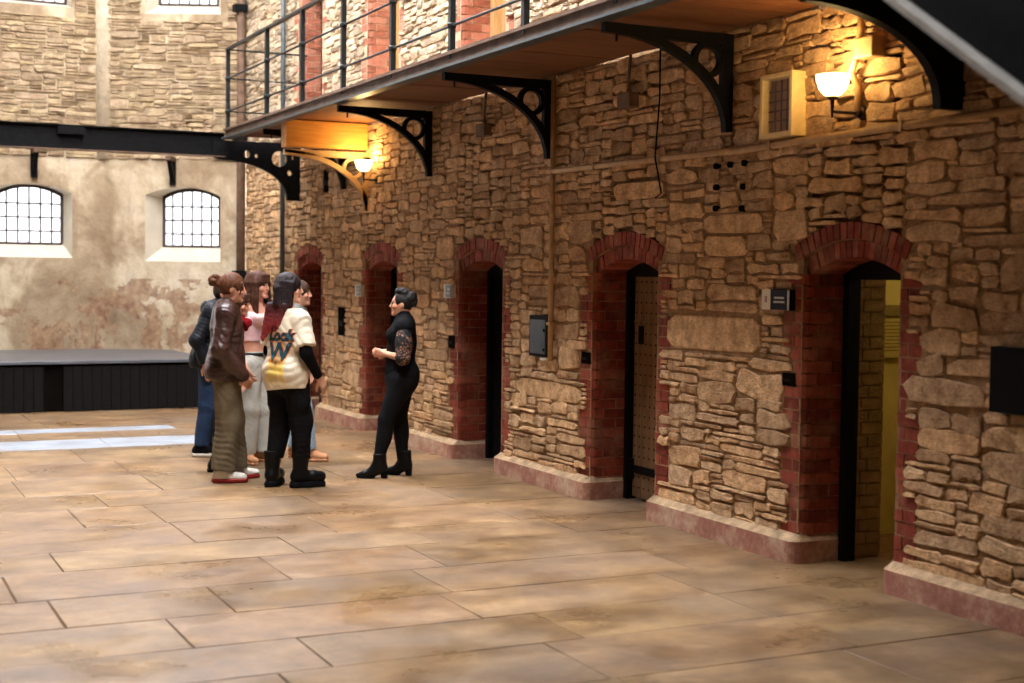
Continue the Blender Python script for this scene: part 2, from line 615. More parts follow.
def blocked_wall(z0):
    def f(u, v):
        v = v - z0
        for y, DW in DOORS:
            yc, AR = y + DW / 2, radius(DW)
            if y - 0.33 < u < y + DW + 0.33:
                if v < SPRING - 0.02:
                    k = int(v / COURSE)
                    if y - teeth(k + 2) < u < y + DW + teeth(k):
                        return True
                rr = math.hypot(u - yc, v - (SPRING + RISE - AR))
                if rr < AR + 0.212 and v >= SPRING - 0.03 and abs(math.atan2(u - yc, v - (SPRING + RISE - AR))) < half_angle(DW) * 1.1 + 0.012:
                    return True
        return False
    return f


def size_low(v, r):
    if v < 0.95:
        return int(r.choice([4, 5, 6, 8, 11, 14])), int(r.choice([1, 1, 2, 2, 3, 3, 4]))
    if v < 2.15:
        return int(r.choice([3, 4, 5, 6, 8, 10, 13])), int(r.choice([1, 2, 2, 3, 3, 4, 5]))
    return int(r.choice([4, 5, 6, 8, 11])), int(r.choice([1, 2, 2, 3, 3]))


FIX = [(7.43, 8.58, 1.24, 1.50), (9.80, 11.00, 0.72, 0.87), (7.43, 8.12, 2.03, 2.17), (7.6, 8.1, 1.88, 2.03),
       (12.36, 12.8, 1.9, 2.1), (14.95, 15.35, 1.9, 2.08), (8.62, 9.35, 2.3, 2.44)]
POCKETS = ((7.14, 1.12, 0.065, 0.04, 'dark lock pocket beside the nearest doorway'), (9.75, 1.10, 0.065, 0.045, 'dark lock pocket beside the studded door'),
           (12.40, 1.10, 0.07, 0.06, 'dark lock pocket left of the dark doorway behind the guide'), (15.6, 1.18, 0.12, 0.16, 'dark stepped hole in the stone between the group and the guide'),
           (16.2, 2.82, 0.08, 0.13, 'dark slot high on the wall behind the tan bracket'))
bw = blocked_wall(0)
blocked_low = lambda u, v: bw(u, v) or any(abs(u - q[0]) < q[2] + 0.01 and abs(v - q[1]) < q[3] + 0.01 for q in POCKETS)
rects = pack(4.6, 19.8, 0.15, 3.36, 0.045, 0.036, blocked_low, FIX, size_low, 3)
map_right = lambda u, v, n: (-n, u, v)
lay_stones(rects, map_right, wall_right, M['stone'], palette_buff, 5)

wall_up = tag(link('wall_right_upper', None), 'pale rubble stone wall of the upper floor behind the railing', None, None, 'structure')
rects = pack(8.0, 19.8, UPZ, 6.0, 0.05, 0.04, blocked_wall(UPZ), [], lambda v, r: (int(r.choice([2, 3, 4, 5, 7])), int(r.choice([1, 2, 2, 3, 3]))), 11)
mbk = MB()
for i in range(0, len(edges), 2):
    a, b = max(edges[i], 7.0), edges[i + 1]
    if b > a:
        mbk.box(0.001, 0.02, a + 0.03, b - (0.03 if b < 19 else 0), UPZ, 6.2)
for y, W in DOORS:
    yc, AR = y + W / 2, radius(W)
    if y > 7.0:
        mbk.prism(arc_pts(yc, UPZ + SPRING + RISE - AR, AR + 0.1, half_angle(W)) + [(y + W, 6.2), (y, 6.2)], fx, 0.001, 0.051)
mbk.build('mortar_bed', M['mortar_pale'], wall_up)
lay_stones(rects, map_right, wall_up, M['stone_pale'], palette_buff, 6, proud=(0.01, 0.03), jit=0.2)

# ---- brick surrounds -------------------------------------------------------
REVEAL = 0.29


def corner_brick(face, rev, r=0.055, mirror=False):
    """plan: face runs along +y from the jamb corner, reveal along +x; rounded corner"""
    pts = [(r - r * math.cos(a), r - r * math.sin(a)) for a in np.linspace(math.pi / 2, 0, 4)]   # (x, y)
    poly = [(rev, 0)] + [(x, y) for x, y in pts] + [(0, face), (rev, face)]
    # mirrored jamb: face runs along -y
    s = -1 if mirror else 1
    m = MB()
    m.prism([(x, y * s) for x, y in poly], lambda u, v, t: (u, v, t), 0.0, 0.0672)
    return m


def box_mesh(name, x0, x1, y0, y1, z0, z1, mat):
    m = MB()
    m.box(x0, x1, y0, y1, z0, z1)
    return m.mesh(name, mat)


def brick_meshes(mat, tagname):
    D = {}
    for mir in (False, True):
        for f in (0.205, 0.097):
            rv = 0.097 if f > 0.15 else 0.205
            D[(mir, f)] = corner_brick(f, rv, mirror=mir).mesh('brick_' + tagname, mat)
            y0, y1 = (0.0, 0.07) if not mir else (-0.07, 0.0)
            D[(mir, f, 'in')] = box_mesh('brick_' + tagname, rv + 0.009, REVEAL, y0, y1, 0, 0.0672, mat)
        for wdt in (0.10,):
            y0, y1 = (0.106, 0.205) if not mir else (-0.205, -0.106)
            D[(mir, 'half')] = box_mesh('brick_' + tagname, 0, 0.08, y0, y1, 0, 0.0672, mat)
    return D


def arch_meshes(mat, tagname, W):
    D = {}
    AR, HALF = radius(W), half_angle(W)
    for nm, r0, r1, dep in (('inner', AR, AR + 0.098, REVEAL), ('outer', AR + 0.107, AR + 0.205, 0.1)):
        nb = 17
        step = 2 * HALF / nb
        h = step * 0.5 * 0.9
        poly = [(-r0 * math.sin(h), r0 * math.cos(h)), (r0 * math.sin(h), r0 * math.cos(h)), (r1 * math.sin(h), r1 * math.cos(h)), (-r1 * math.sin(h), r1 * math.cos(h))]
        m = MB()
        x0 = 0.035 if nm == 'inner' else 0.0
        m.prism(poly, lambda u, v, t: (t, u, v), x0, dep)
        D[nm] = m.mesh('brick_' + tagname, mat)
    return D


BR_LOW, BR_UP = brick_meshes(M['brick'], 'low'), brick_meshes(M['brick_up'], 'high')


def surround(idx, y0, DW, z0, D, label, mat):
    D = dict(D, **arch_meshes(mat, 'arch', DW))
    AR, HALF = radius(DW), half_angle(DW)
    root = tag(link('trim_%d' % idx, None, None, (0, y0 + DW / 2, z0)), label, None, None, 'structure')
    r = np.random.RandomState(100 + idx)
    loc = lambda x, y, z: (x, y - (y0 + DW / 2), z - z0)
    core = MB()
    n = int(SPRING / COURSE)
    for mir, y in ((False, y0 + DW), (True, y0)):
        s = -1 if mir else 1
        for k in range(1, n + 1):
            z = k * COURSE - 0.05
            if z < 0.13 and z0 == 0:
                continue
            t = teeth(k if not mir else k + 2)
            f = (0.205 if k % 2 else 0.097)
            jx = r.uniform(-.004, .004)
            link('brick', D[(mir, f)], root, loc(jx, y + r.uniform(-.003, .003), z0 + z))
            link('brick', D[(mir, f, 'in')], root, loc(r.uniform(0, .003), y + r.uniform(-.003, .003), z0 + z))
            if t > 0.15 and f < 0.15:
                link('brick', D[(mir, 'half')], root, loc(r.uniform(-.004, .004), y, z0 + z))
        # mortar between the bricks
        a, b = (y + 0.006, y + 0.1) if not mir else (y - 0.1, y - 0.006)
        a -= y0 + DW / 2
        b -= y0 + DW / 2
        core.box(0.056, REVEAL + 0.02, a, b, 0, SPRING + 0.05)
        a2, b2 = (y + 0.024, y + 0.1) if not mir else (y - 0.1, y - 0.024)
        core.box(0.024, 0.06, a2 - y0 - DW / 2, b2 - y0 - DW / 2, 0, SPRING + 0.05)
        c0, c1 = (y + 0.056, y + 0.2) if not mir else (y - 0.2, y - 0.056)
        core.box(0.009, 0.05, c0 - y0 - DW / 2, c1 - y0 - DW / 2, 0.1, SPRING)
    zc = SPRING + RISE - AR
    nb = 17
    for nm in ('inner', 'outer'):
        for i in range(nb):
            HO = HALF * (1.06 if nm == 'outer' else 1.0)
            a = -HO + (i + .5) * 2 * HO / nb
            link('brick', D[nm], root, (r.uniform(-.004, .004), 0, zc), (-a, 0, 0))
    band = [(AR + 0.008, 0.06, REVEAL), (AR + 0.106, 0.014, 0.09)]
    for (r0, xa, xb) in band:
        half = HALF * 1.06
        poly = arc_pts(0, zc, r0, half, 14) + arc_pts(0, zc, r0 + 0.094, half, 14)[::-1]
        core.prism(poly, fx, xa, xb)
    core.build('mortar', M['joint'] if z0 == 0 else M['mortar_pale'], root)
    return root


ORD = ['nearest the camera', 'second along the wall', 'third along the wall', 'fourth along the wall', 'fifth and last along the wall']
for k, (y, W) in enumerate(DOORS):
    surround(k + 1, y, W, 0, BR_LOW, 'red brick arched surround of the cell doorway ' + ORD[k], M['brick'])
for k in (2, 3, 4):
    surround(k + 4, *DOORS[k], UPZ, BR_UP, 'pale brick arched surround on the upper floor above doorway ' + ['', '', 'three', 'four', 'five'][k], M['brick_up'])


# ---- door frames and cells
def door_frame(y0, DW, z0, parent, mat, wd=0.055, x0=0.285, x1=0.375):
    AR, HALF = radius(DW), half_angle(DW)
    m = MB()
    for (a, b) in ((y0, y0 + wd), (y0 + DW - wd, y0 + DW)):
        m.box(x0, x1, a, b, z0, z0 + SPRING + 0.02)
    low = arc_pts(y0 + DW / 2, z0 + SPRING + RISE - AR, AR + 0.004, HALF)
    m.prism([(y0 + 0.001, z0 + SPRING - 0.03)] + low + [(y0 + DW - 0.001, z0 + SPRING - 0.03)], fx, x0, x1)
    return m.build('frame', mat, parent)


def leaf_with_planks(y0, DW, parent, mat, x=0.335, z0=0.02, z1=SPRING - 0.03, n=6):
    pl = (DW - 0.11) / n
    for i in range(n):
        m = MB()
        a = y0 + 0.055 + i * pl
        m.box(x, x + 0.045, a + 0.002, a + pl - 0.002, z0, z1)
        m.build('plank', mat, parent, bevel=0.003)


for k, (y, DW) in enumerate(DOORS):
    d = struct(link('door_%d' % (k + 1), None), ['black iron door frame of the lit yellow cell nearest the camera',
               'studded oak cell door closed in its black frame', 'black frame of the dark open cell behind the guide',
               'black frame of the dark cell doorway in front of the guide', 'dark cell doorway beyond the group near the rear corner'][k])
    door_frame(y, DW, 0, d, M['iron'])
    if k == 1:
        leaf_with_planks(y, DW, d, M['door_wood'])
        st = MB()
        for i in range(12):
            for j in range(21):
                yy, zz = y + 0.09 + i * 0.0725, 0.10 + j * 0.08
                st.lathe([(0.008, 0), (0.006, 0.005), (0.0, 0.007)], (0, 0, 0), 6)
                for q in range(len(st.v) - 18, len(st.v)):
                    v = st.v[q]
                    st.v[q] = (0.335 - v[2], yy + v[0], zz + v[1])
        tag(st.build('studs', M['iron'], d), kind='stuff')
        for zz in (0.24,):
            h = MB()
            h.box(0.322, 0.336, y + DW - 0.5, y + DW - 0.05, zz - 0.03, zz + 0.03)
            h.tube([(0.318, y + DW - 0.07, zz - 0.08), (0.318, y + DW - 0.07, zz + 0.08)], 0.02, 8)
            h.build('hinge', M['iron'], d)
        lk = MB()
        lk.box(0.325, 0.336, y + DW - 0.2, y + DW - 0.13, 1.22, 1.36)
        lk.build('hatch_cover', M['iron'], d)
        lk = MB()
        lk.box(0.326, 0.336, y + DW - 0.34, y + DW - 0.06, 1.385, 1.395)
        lk.build('rail', M['door_wood'], d)
    elif k >= 2:
        leaf = MB()     # black sheet standing in for the dark inside the doorway
        leaf.box(0.34, 0.36, y + 0.055, y + DW - 0.055, 0.02, SPRING - 0.03)
        leaf.build('leaf', M['iron'], d)
for k in (2, 3, 4):
    y, DW = DOORS[k]
    d = struct(link('door_%d' % (k + 4), None), 'pale timber door on the upper floor above doorway ' + ['three', 'four', 'five'][k - 2])
    door_frame(y, DW, UPZ, d, M['tan_wood'] if k < 4 else M['iron'], wd=0.09)
    m = MB()
    m.box(0.36, 0.40, y + 0.05, y + DW - 0.05, UPZ, UPZ + SPRING - 0.03)
    m.build('leaf', M['tan_wood'] if k < 4 else M['iron'], d)

m = MB()          # plates added behind the doors: no cells there, so sky would leak in
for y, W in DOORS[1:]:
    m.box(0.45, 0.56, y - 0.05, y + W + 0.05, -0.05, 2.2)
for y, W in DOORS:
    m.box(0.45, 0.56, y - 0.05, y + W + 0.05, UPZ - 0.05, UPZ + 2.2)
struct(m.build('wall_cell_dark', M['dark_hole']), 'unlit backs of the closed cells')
# the lit cell
y, DW = DOORS[0]
yc, AR, HALF = y + DW / 2, radius(DW), half_angle(DW)
m = MB()
for a, b in ((y - 0.06, y), (y + DW, y + DW + 0.06)):
    m.box(0.376, CELL_X + 0.06, a, b, 0, 2.4)
m.prism(arc_pts(yc, SPRING + RISE - AR, AR + 0.004, HALF) + [(y + DW, 2.4), (y, 2.4)], fx, 0.376, CELL_X + 0.06)
struct(m.build('wall_cell_entry', M['cell_brick']), 'buff brick thickness of the wall inside the lit cell doorway')
r = np.random.RandomState(4)
par = bpy.data.objects['wall_cell_entry']
for kk in range(24):       # brick courses of the inner jamb
    z = 0.02 + kk * COURSE
    for a, b in ((0.38, 0.485), (0.493, 0.605)) if kk % 2 else ((0.38, 0.43), (0.438, 0.605)):
        q = MB()
        q.box(a, b, y + DW - 0.012 - r.uniform(0, .004), y + DW + 0.01, z, z + 0.068)
        q.build('brick', M['cell_brick'], par)
CY0, CY1, CX1, CZ1 = yc - 0.95, 7.60, 3.1, 2.35
m = MB()
m.box(CELL_X + 0.06, CX1, CY1, CY1 + 0.1, 0, CZ1)
m.box(CELL_X + 0.06, CX1, CY0 - 0.1, CY0, 0, CZ1)
m.box(CX1, CX1 + 0.1, CY0 - 0.1, CY1 + 0.1, 0, CZ1)
m.box(CELL_X + 0.055, CELL_X + 0.065, CY0, y - 0.06, 0, CZ1)
m.box(CELL_X + 0.055, CELL_X + 0.065, y + DW + 0.06, CY1, 0, CZ1)
struct(m.build('wall_cell', M['yellow_wash']), 'yellow distempered walls inside the nearest cell')
m = MB()
m.box(CELL_X, CX1, CY0, CY1, CZ1, CZ1 + 0.1)
struct(m.build('ceiling_cell', M['whitewash']))
m = MB()
m.box(CELL_X - 0.2, CX1 + 0.1, CY0, CY1, -0.05, 0.0)
struct(m.build('floor_cell', M['mortar']))

# ---- plinth (painted base) of every pier
for i in range(0, len(edges), 2):
    a, b = max(edges[i], 1.0), edges[i + 1]
    if b - a < 0.2:
        continue
    R0 = 0.075
    out = -0.07

    def corner(cy, s):      # rounded end into the reveal
        return [(out + R0 - R0 * math.cos(t), cy + s * (R0 * math.sin(t) - R0)) for t in np.linspace(0, math.pi / 2, 6)]
    e0 = a if i == 0 else a - 0.012
    e1 = b if i + 2 >= len(edges) else b + 0.012
    p1 = [(out, e1)] if i + 2 >= len(edges) else corner(e1, 1)
    p0 = [(out, e0)] if i == 0 else corner(e0, -1)[::-1]
    poly = p0[:] + p1[:] if False else (p0 + p1)
    xin = 0.28
    poly = [(xin, p0[0][1])] + p0 + p1 + [(xin, p1[-1][1])]
    nm = MB()
    nm.prism(poly, lambda u, v, t: (u, v, t), 0.0, 0.135)
    bb = struct(nm.build('baseboard_right', M['pink_plinth']), 'worn pink painted plinth at the foot of the cell wall')
    # lime fillet sloping from plinth to stone
    f = MB()
    n = len(poly)
    inner = []
    for (x, yy) in poly:
        ny = min(max(yy, e0 + 0.03 if i else e0), e1 - 0.03 if i + 2 < len(edges) else e1)
        inner.append((x if x > 0.2 else max(x + 0.085, 0.0) if x < -0.02 else x + 0.03, ny))
    vs = [(x, yy, 0.1352) for x, yy in poly] + [(x, yy, 0.185) for x, yy in inner]
    f.add(vs, [(k, (k + 1) % n, n + (k + 1) % n, n + k) for k in range(n)] + [tuple(range(n, 2 * n))])
    f.build('lime_fillet', M['lime'], bb)

# ---- floor
m = MB()
m.box(-HALL_W, 0.6, -6, 21.0, -0.12, -0.007)
floor = struct(m.build('floor', simple('dirt_in_floor_joints', srgb(92, 70, 48), 0.95, nscale=3, namp=0.6)), 'worn sandstone flags laid across the hall')
ROWS = [-2.0, -0.6, 0.7, 1.9, 3.0, 3.85, 4.6, 5.3, 5.95, 6.5, 7.11, 7.75, 8.45, 9.05, 9.85, 10.66, 11.35, 12.25, 13.22, 14.27, 15.04, 15.7, 16.11, 16.98, 18.2, 19.4, 20.9]
KNOWN = {(5.95, 6.5): [-3.34], (6.5, 7.11): [-3.83, -2.36, -0.96], (7.11, 7.75): [-3.47], (7.75, 8.45): [-4.47, -2.98], (8.45, 9.05): [-4.13],
         (9.05, 9.85): [-3.22], (9.85, 10.66): [-3.24], (10.66, 11.35): [-3.49], (12.25, 13.22): [-3.95], (13.22, 14.27): [-3.24]}
r = np.random.RandomState(21)
for (a, b) in zip(ROWS[:-1], ROWS[1:]):
    k = KNOWN.get((a, b), [])
    cuts = [-HALL_W, 0.58]
    for c in k:
        cuts.append(c)
    cuts.sort()
    full = []
    for c0, c1 in zip(cuts[:-1], cuts[1:]):
        full.append(c0)
        x = c0
        while c1 - x > 1.9:
            x += r.uniform(0.9, 1.7)
            if c1 - x < 0.5:
                break
            full.append(x)
    full.append(0.58)
    full = sorted(set(full))
    for x0, x1 in zip(full[:-1], full[1:]):
        if x1 < -6 and b < 3:
            pass
        g = 0.0045 if x1 < -2.9 else 0.0022
        j = r.uniform(-.012, .012, 8)
        zt = r.uniform(-0.002, 0.0015, 4)
        q = MB()
        P = [(x0 + g + max(j[0], 0) * .3, a + g), (x1 - g, a + g), (x1 - g, b - g), (x0 + g, b - g)]
        c = 0.005 if x1 < -2.9 else 0.0025
        top = [(P[0][0] + c, P[0][1] + c, zt[0]), (P[1][0] - c, P[1][1] + c, zt[1]), (P[2][0] - c, P[2][1] - c, zt[2]), (P[3][0] + c, P[3][1] - c, zt[3])]
        vs = [(x, yy, -0.1) for x, yy in P] + [(x, yy, -0.005) for x, yy in P] + top
        fs = [(0, 3, 2, 1), (8, 9, 10, 11)] + [(l + i, l + (i + 1) % 4, l + 4 + (i + 1) % 4, l + 4 + i) for l in (0, 4) for i in range(4)]
        s = r.uniform(.88, 1.08)
        tn = (s * r.uniform(.97, 1.03), s, s * r.uniform(.95, 1.05))
        pale_flag = (14.2 <= a < 14.3 or 15.6 <= a < 15.8) and x1 < -1.0
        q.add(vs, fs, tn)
        q.build('flagstone', M['slate'] if pale_flag else M['slab'], floor)

# ---- rear walls: a straight one and a canted one
A25 = math.radians(25)
UD = (-math.cos(A25), math.sin(A25))          # along the canted wall from the corner with the cell wall
ND = (-math.sin(A25), -math.cos(A25))         # its outward normal (into the hall)
LC = 2.0
CXY = (UD[0] * LC, 19.8 + UD[1] * LC)         # the corner between both
map_cant = lambda u, v, n: (UD[0] * u + ND[0] * n, 19.8 + UD[1] * u + ND[1] * n, v)
map_rear = lambda u, v, n: (CXY[0] - u, CXY[1] - n, v)
REAR_L = HALL_W + 2 * CXY[0]
map_cant_l = lambda u, v, n: (-HALL_W - UD[0] * u - ND[0] * n, 19.8 + UD[1] * u + ND[1] * n, v)
WT = 0.5


def arch_top(u0, u1, zs, rise, n=9):
    r0 = ((u1 - u0) ** 2 / 4 + rise ** 2) / (2 * rise)
    h = math.asin((u1 - u0) / 2 / r0)
    return [((u0 + u1) / 2 + r0 * math.sin(a), zs + rise - r0 + r0 * math.cos(a)) for a in np.linspace(-h, h, n)]


def wall_with_windows(name, fmap, length, wins, label):
    """wins: face rectangle (u0,u1,z0,zs,rise) and glass rectangle; plaster core with splayed reveals"""
    m = MB()
    ws = sorted({(w['f'][0], w['f'][1]) for w in wins})
    cur = 0.0
    for (a, b) in ws:
        for (c0, c1, z0, z1) in [(cur, a, 0, 8.0)]:
            m.prism([(c0, z0), (c1, z0), (c1, z1), (c0, z1)], lambda u, v, t: fmap(u, v, t), 0, -WT)
        col = sorted([w for w in wins if w['f'][0] == a], key=lambda w: w['f'][2])
        z = 0.0
        for w in col:
            u0, u1, z0, zs, rise = w['f']
            m.prism([(a, z), (b, z), (b, z0), (a, z0)], fmap, 0, -WT)
            z = None
            top = arch_top(u0, u1, zs, rise)
            nxt = [q for q in col if q['f'][2] > z0]
            zt = nxt[0]['f'][2] if nxt else 8.0
            zm = (zs + rise + 0.05)
            m.prism(top + [(b, zm), (a, zm)], fmap, 0, -WT)
            z = zm
        m.prism([(a, z), (b, z), (b, 8.0), (a, 8.0)], fmap, 0, -WT)
        cur = b
    m.prism([(cur, 0), (length, 0), (length, 8.0), (cur, 8.0)], fmap, 0, -WT)
    wl = struct(m.build(name, M['plaster']), label)
    return wl


WIN_C = [dict(f=(0.36, 1.42, 1.87, 2.80, 0.12), g=(0.41, 1.24, 2.07, 2.80, 0.12)),
         dict(f=(0.36, 1.42, 5.34, 6.20, 0.12), g=(0.44, 1.30, 5.50, 6.20, 0.12))]
# straight rear wall, u from the corner towards the left
WIN_R = [dict(f=(0.43, 1.56, 1.90, 2.80, 0.12), g=(0.51, 1.42, 2.08, 2.80, 0.13)),
         dict(f=(0.43, 1.56, 5.37, 6.20, 0.12), g=(0.45, 1.4, 5.45, 6.20, 0.12))]
WIN_R2 = [dict(f=tuple([REAR_L - w['f'][1], REAR_L - w['f'][0]] + list(w['f'][2:])), g=tuple([REAR_L - w['g'][1], REAR_L - w['g'][0]] + list(w['g'][2:]))) for w in WIN_R]
wc = wall_with_windows('wall_rear_canted', map_cant, LC, WIN_C, 'canted rear wall of peeling limewash below and rubble above')
wr = wall_with_windows('wall_rear', map_rear, REAR_L, WIN_R + WIN_R2, 'rear wall of peeling limewash below and rubble stone above')
wl2 = wall_with_windows('wall_rear_canted_far', map_cant_l, LC, WIN_C, 'canted rear wall outside the picture')

M['win_frame'] = simple('dark_window_frame', srgb(58, 46, 36), 0.6)
widx = 0
LABW = ['arched barred window in the canted rear wall behind the group', 'upper window in the canted rear wall cut by the picture edge',
        'arched barred window at the far left of the rear wall', 'upper window in the straight rear wall above the iron beam']


def window(fmap, wdef, label):
    global widx
    widx += 1
    root = struct(link('window_%d' % widx, None), label)
    g, f = wdef['g'], wdef['f']
    dep = -0.30
    # splayed white reveal: ring between face opening and glass opening
    po = [(f[0], f[2]), (f[1], f[2])] + arch_top(f[0], f[1], f[3], f[4])[::-1]
    pi = [(g[0], g[2]), (g[1], g[2])] + arch_top(g[0], g[1], g[3], g[4])[::-1]
    m = MB()
    n = len(po)
    m.add([fmap(u, v, -0.002) for u, v in po] + [fmap(u, v, dep) for u, v in pi] + [fmap(u, v, -0.002 - 0.0) for u, v in po] + [fmap(u, v, -WT) for u, v in po],
          [(i, (i + 1) % n, n + (i + 1) % n, n + i) for i in range(n)] + [(2 * n + i, 2 * n + (i + 1) % n, 3 * n + (i + 1) % n, 3 * n + i) for i in range(0)])
    m.build('reveal', M['whitewash'], root)
    # frame
    m = MB()
    k = 0.035
    uc, vc = (g[0] + g[1]) / 2, (g[2] + g[3]) / 2
    pin = [(uc + (u - uc) * (1 - 2 * k / (g[1] - g[0])), vc + (v - vc) * (1 - 2 * k / (g[3] - g[2]))) for u, v in pi]
    for t0, t1 in ((dep + 0.005, dep - 0.06),):
        vs = [fmap(u, v, t0) for u, v in pi] + [fmap(u, v, t0) for u, v in pin] + [fmap(u, v, t1) for u, v in pi] + [fmap(u, v, t1) for u, v in pin]
        fs = []
        for i in range(n):
            j = (i + 1) % n
            fs += [(i, j, n + j, n + i), (n + i, n + j, 3 * n + j, 3 * n + i), (2 * n + i, 2 * n + j, 3 * n + j, 3 * n + i)]
        m.add(vs, fs)
    m.build('window_frame', M['win_frame'], root)
    # bars
    nu = 6
    for i in range(1, nu):
        u = g[0] + (g[1] - g[0]) * i / nu
        b = MB()
        top = max(v for (uu, v) in arch_top(g[0], g[1], g[3], g[4], 31) if abs(uu - u) < 0.06)
        b.tube([fmap(u, g[2] + 0.02, dep - 0.03), fmap(u, top - 0.02, dep - 0.03)], 0.014, 6)
        b.build('bar', M['win_frame'], root)
    for v in np.linspace(g[2], g[3] + 0.05, 5)[1:-1]:
        b = MB()
        b.tube([fmap(g[0] + 0.02, v, dep - 0.04), fmap(g[1] - 0.02, v, dep - 0.04)], 0.013, 6)
        b.build('glazing_bar', M['win_frame'], root)
    b = MB()
    b.add([fmap(u, v, dep - 0.055) for u, v in pi], [tuple(range(n))])
    b.build('pane', M['window_glass'], root)
    c = fmap(uc, vc, dep - 0.1)
    # daylight portal
    nx = np.array(fmap(uc, vc, 1)) - np.array(fmap(uc, vc, 0))
    rot = Vector(nx).to_track_quat('-Z', 'Y').to_euler()
    portal(c, rot, g[1] - g[0], g[3] + g[4] - g[2])


for wdef, lb in zip(WIN_C, LABW[:2]):
    window(map_cant, wdef, lb)
for wdef, lb in zip(WIN_R, LABW[2:]):
    window(map_rear, wdef, lb)
for wdef in WIN_R2:
    window(map_rear, wdef, 'window of the rear wall outside the picture')


def rear_blocked(wins):
    def f(u, v):
        for w in wins:
            q = w['f']
            if q[0] - 0.06 < u < q[1] + 0.06 and q[2] - 0.12 < v < q[3] + q[4] + 0.06:
                return True
        return False
    return f


def palette_rear(r, q):
    k = r.uniform(.82, 1.1)
    return (k, k * r.uniform(.97, 1.02), k * r.uniform(.92, 1.02))


size_rear = lambda v, r: (int(r.choice([2, 3, 4, 5, 7])), int(r.choice([1, 1, 2, 2, 3])))
rects = pack(0.03, LC - 0.02, 3.3, 6.0, 0.06, 0.038, rear_blocked(WIN_C), [], size_rear, 31)
lay_stones(rects, map_cant, wc, M['stone_rear'], palette_rear, 32, proud=(0.01, 0.035), jit=0.22)
rects = pack(0.10, 2.4, 3.3, 6.0, 0.06, 0.038, rear_blocked(WIN_R), [], size_rear, 33)
lay_stones(rects, map_rear, wr, M['stone_rear'], palette_rear, 34, proud=(0.01, 0.035), jit=0.22)
# rubble showing through low down, and the plastered arris between both walls
M['pale_plaster'] = simple('pale_plaster', srgb(214, 196, 166), 0.92, 0, 0.2, 4, 0.22, 0.9, 0.02)
m = MB()
m.tube([(CXY[0] + 0.03, CXY[1] + 0.10, z) for z in (3.3, 8.0)], 0.165, 12)
struct(m.build('trim_20', M['pale_plaster'], smooth=True), 'pale plastered vertical strip where the rear walls meet')

for fm, u_, z_, lb in ((map_rear, 0.94, 3.36, 'dark iron wall bracket on the rear wall above the left window'), (map_cant, 1.02, 3.30, 'dark iron wall bracket on the rear wall above the window behind the group')):
    wb = thing('wall_bracket', lb, 'bracket', fm(u_, z_, 0))
    o_ = np.array(fm(u_, z_, 0))
    q_ = lambda du, dz, n: tuple(np.array(fm(u_ + du, z_ + dz, n)) - o_)
    m = MB()
    m.bar(q_(0, 0, 0.0), q_(0, 0, 0.34), 0.08, 0.06)
    m.build('arm', M['rust_paint'], wb)
    m = MB()
    m.bar(q_(0, 0.02, 0.035), q_(0, -0.36, 0.035), 0.08, 0.06, up=ND + (0,))
    m.build('leg', M['iron'], wb)
    m = MB()
    m.bar(q_(0, -0.02, 0.26), q_(0, -0.3, 0.04), 0.06, 0.05)
    m.build('brace', M['iron'], wb)

# ---- the rest of the shell
m = MB()
m.box(-HALL_W - 0.5, -HALL_W, -6, 19.8, 0, 8.0)
struct(m.build('wall_left', M['old_stone']), 'opposite cell wall outside the picture')
m = MB()
m.box(-HALL_W, 0.5, -6.4, -6, 0, 8.0)
struct(m.build('wall_back', M['old_stone']))
m = MB()
m.box(-HALL_W - 0.5, SKY[0], -6.4, 21.3, 8.0, 8.2)
m.box(SKY[1], 0.6, -6.4, 21.3, 8.0, 8.2)
m.box(SKY[0], SKY[1], -6.4, SKY[2], 8.0, 8.2)
m.box(SKY[0], SKY[1], SKY[3], 21.3, 8.0, 8.2)
cl = struct(m.build('ceiling', M['old_boards']), 'boarded roof with a long glazed strip')
for yy in np.arange(SKY[2] + 1.5, SKY[3], 2.4):
    b = MB()
    b.box(SKY[0], SKY[1], yy - 0.03, yy + 0.03, 8.02, 8.14)
    b.build('glazing_bar', M['iron'], cl)
m = MB()
m.box(-HALL_W, -HALL_W + 1.0, -6, 17, UPZ - 0.1, UPZ)
struct(m.build('floor_gallery', M['deck_wood']), 'opposite gallery floor outside the picture')

# ================================================================== walkway
WX = -1.0
walk = thing('walkway', 'upper walkway with brown timber underside, grey steel edge and open railing', 'walkway', (0, 17.0, UPZ))


def on(parent, o):
    """keep world coordinates while parented to an offset empty"""
    o.parent = parent
    o.matrix_parent_inverse = parent.matrix_world.inverted()
    return o


bpy.context.view_layer.update()
WI = Matrix.Translation(walk.location).inverted()


def wpart(mb, name, mat, **kw):
    o = mb.build(name, mat, walk, **kw)
    o.matrix_parent_inverse = WI
    return o


Y0, Y1 = 3.2, 17.0
yy = Y0
r = np.random.RandomState(8)
while yy < Y1 - 0.05:
    wdt = min(r.uniform(0.5, 0.62), Y1 - yy)
    m = MB()
    m.box(WX + 0.05, 0.003, yy + 0.0015, yy + wdt - 0.0015, 3.365 + r.uniform(0, .006), 3.425)
    wpart(m, 'board', M['deck_wood'])
    yy += wdt
m = MB()            # pale nosing of the deck
m.box(WX - 0.035, WX + 0.12, Y0, Y1 + 0.02, 3.425, 3.45)
wpart(m, 'nosing', M['rust_paint'])
m = MB()
m.box(WX - 0.012, WX, Y0, Y1, 3.335, 3.425)
wpart(m, 'fascia', M['rust_paint'])
m = MB()
m.box(WX - 0.06, WX + 0.05, Y0, Y1, 3.325, 3.345)
wpart(m, 'edge_angle', M['grey_paint'])
POSTS = [16.92, 15.25, 13.97, 12.7, 11.42, 10.15, 8.87, 7.6, 6.3]
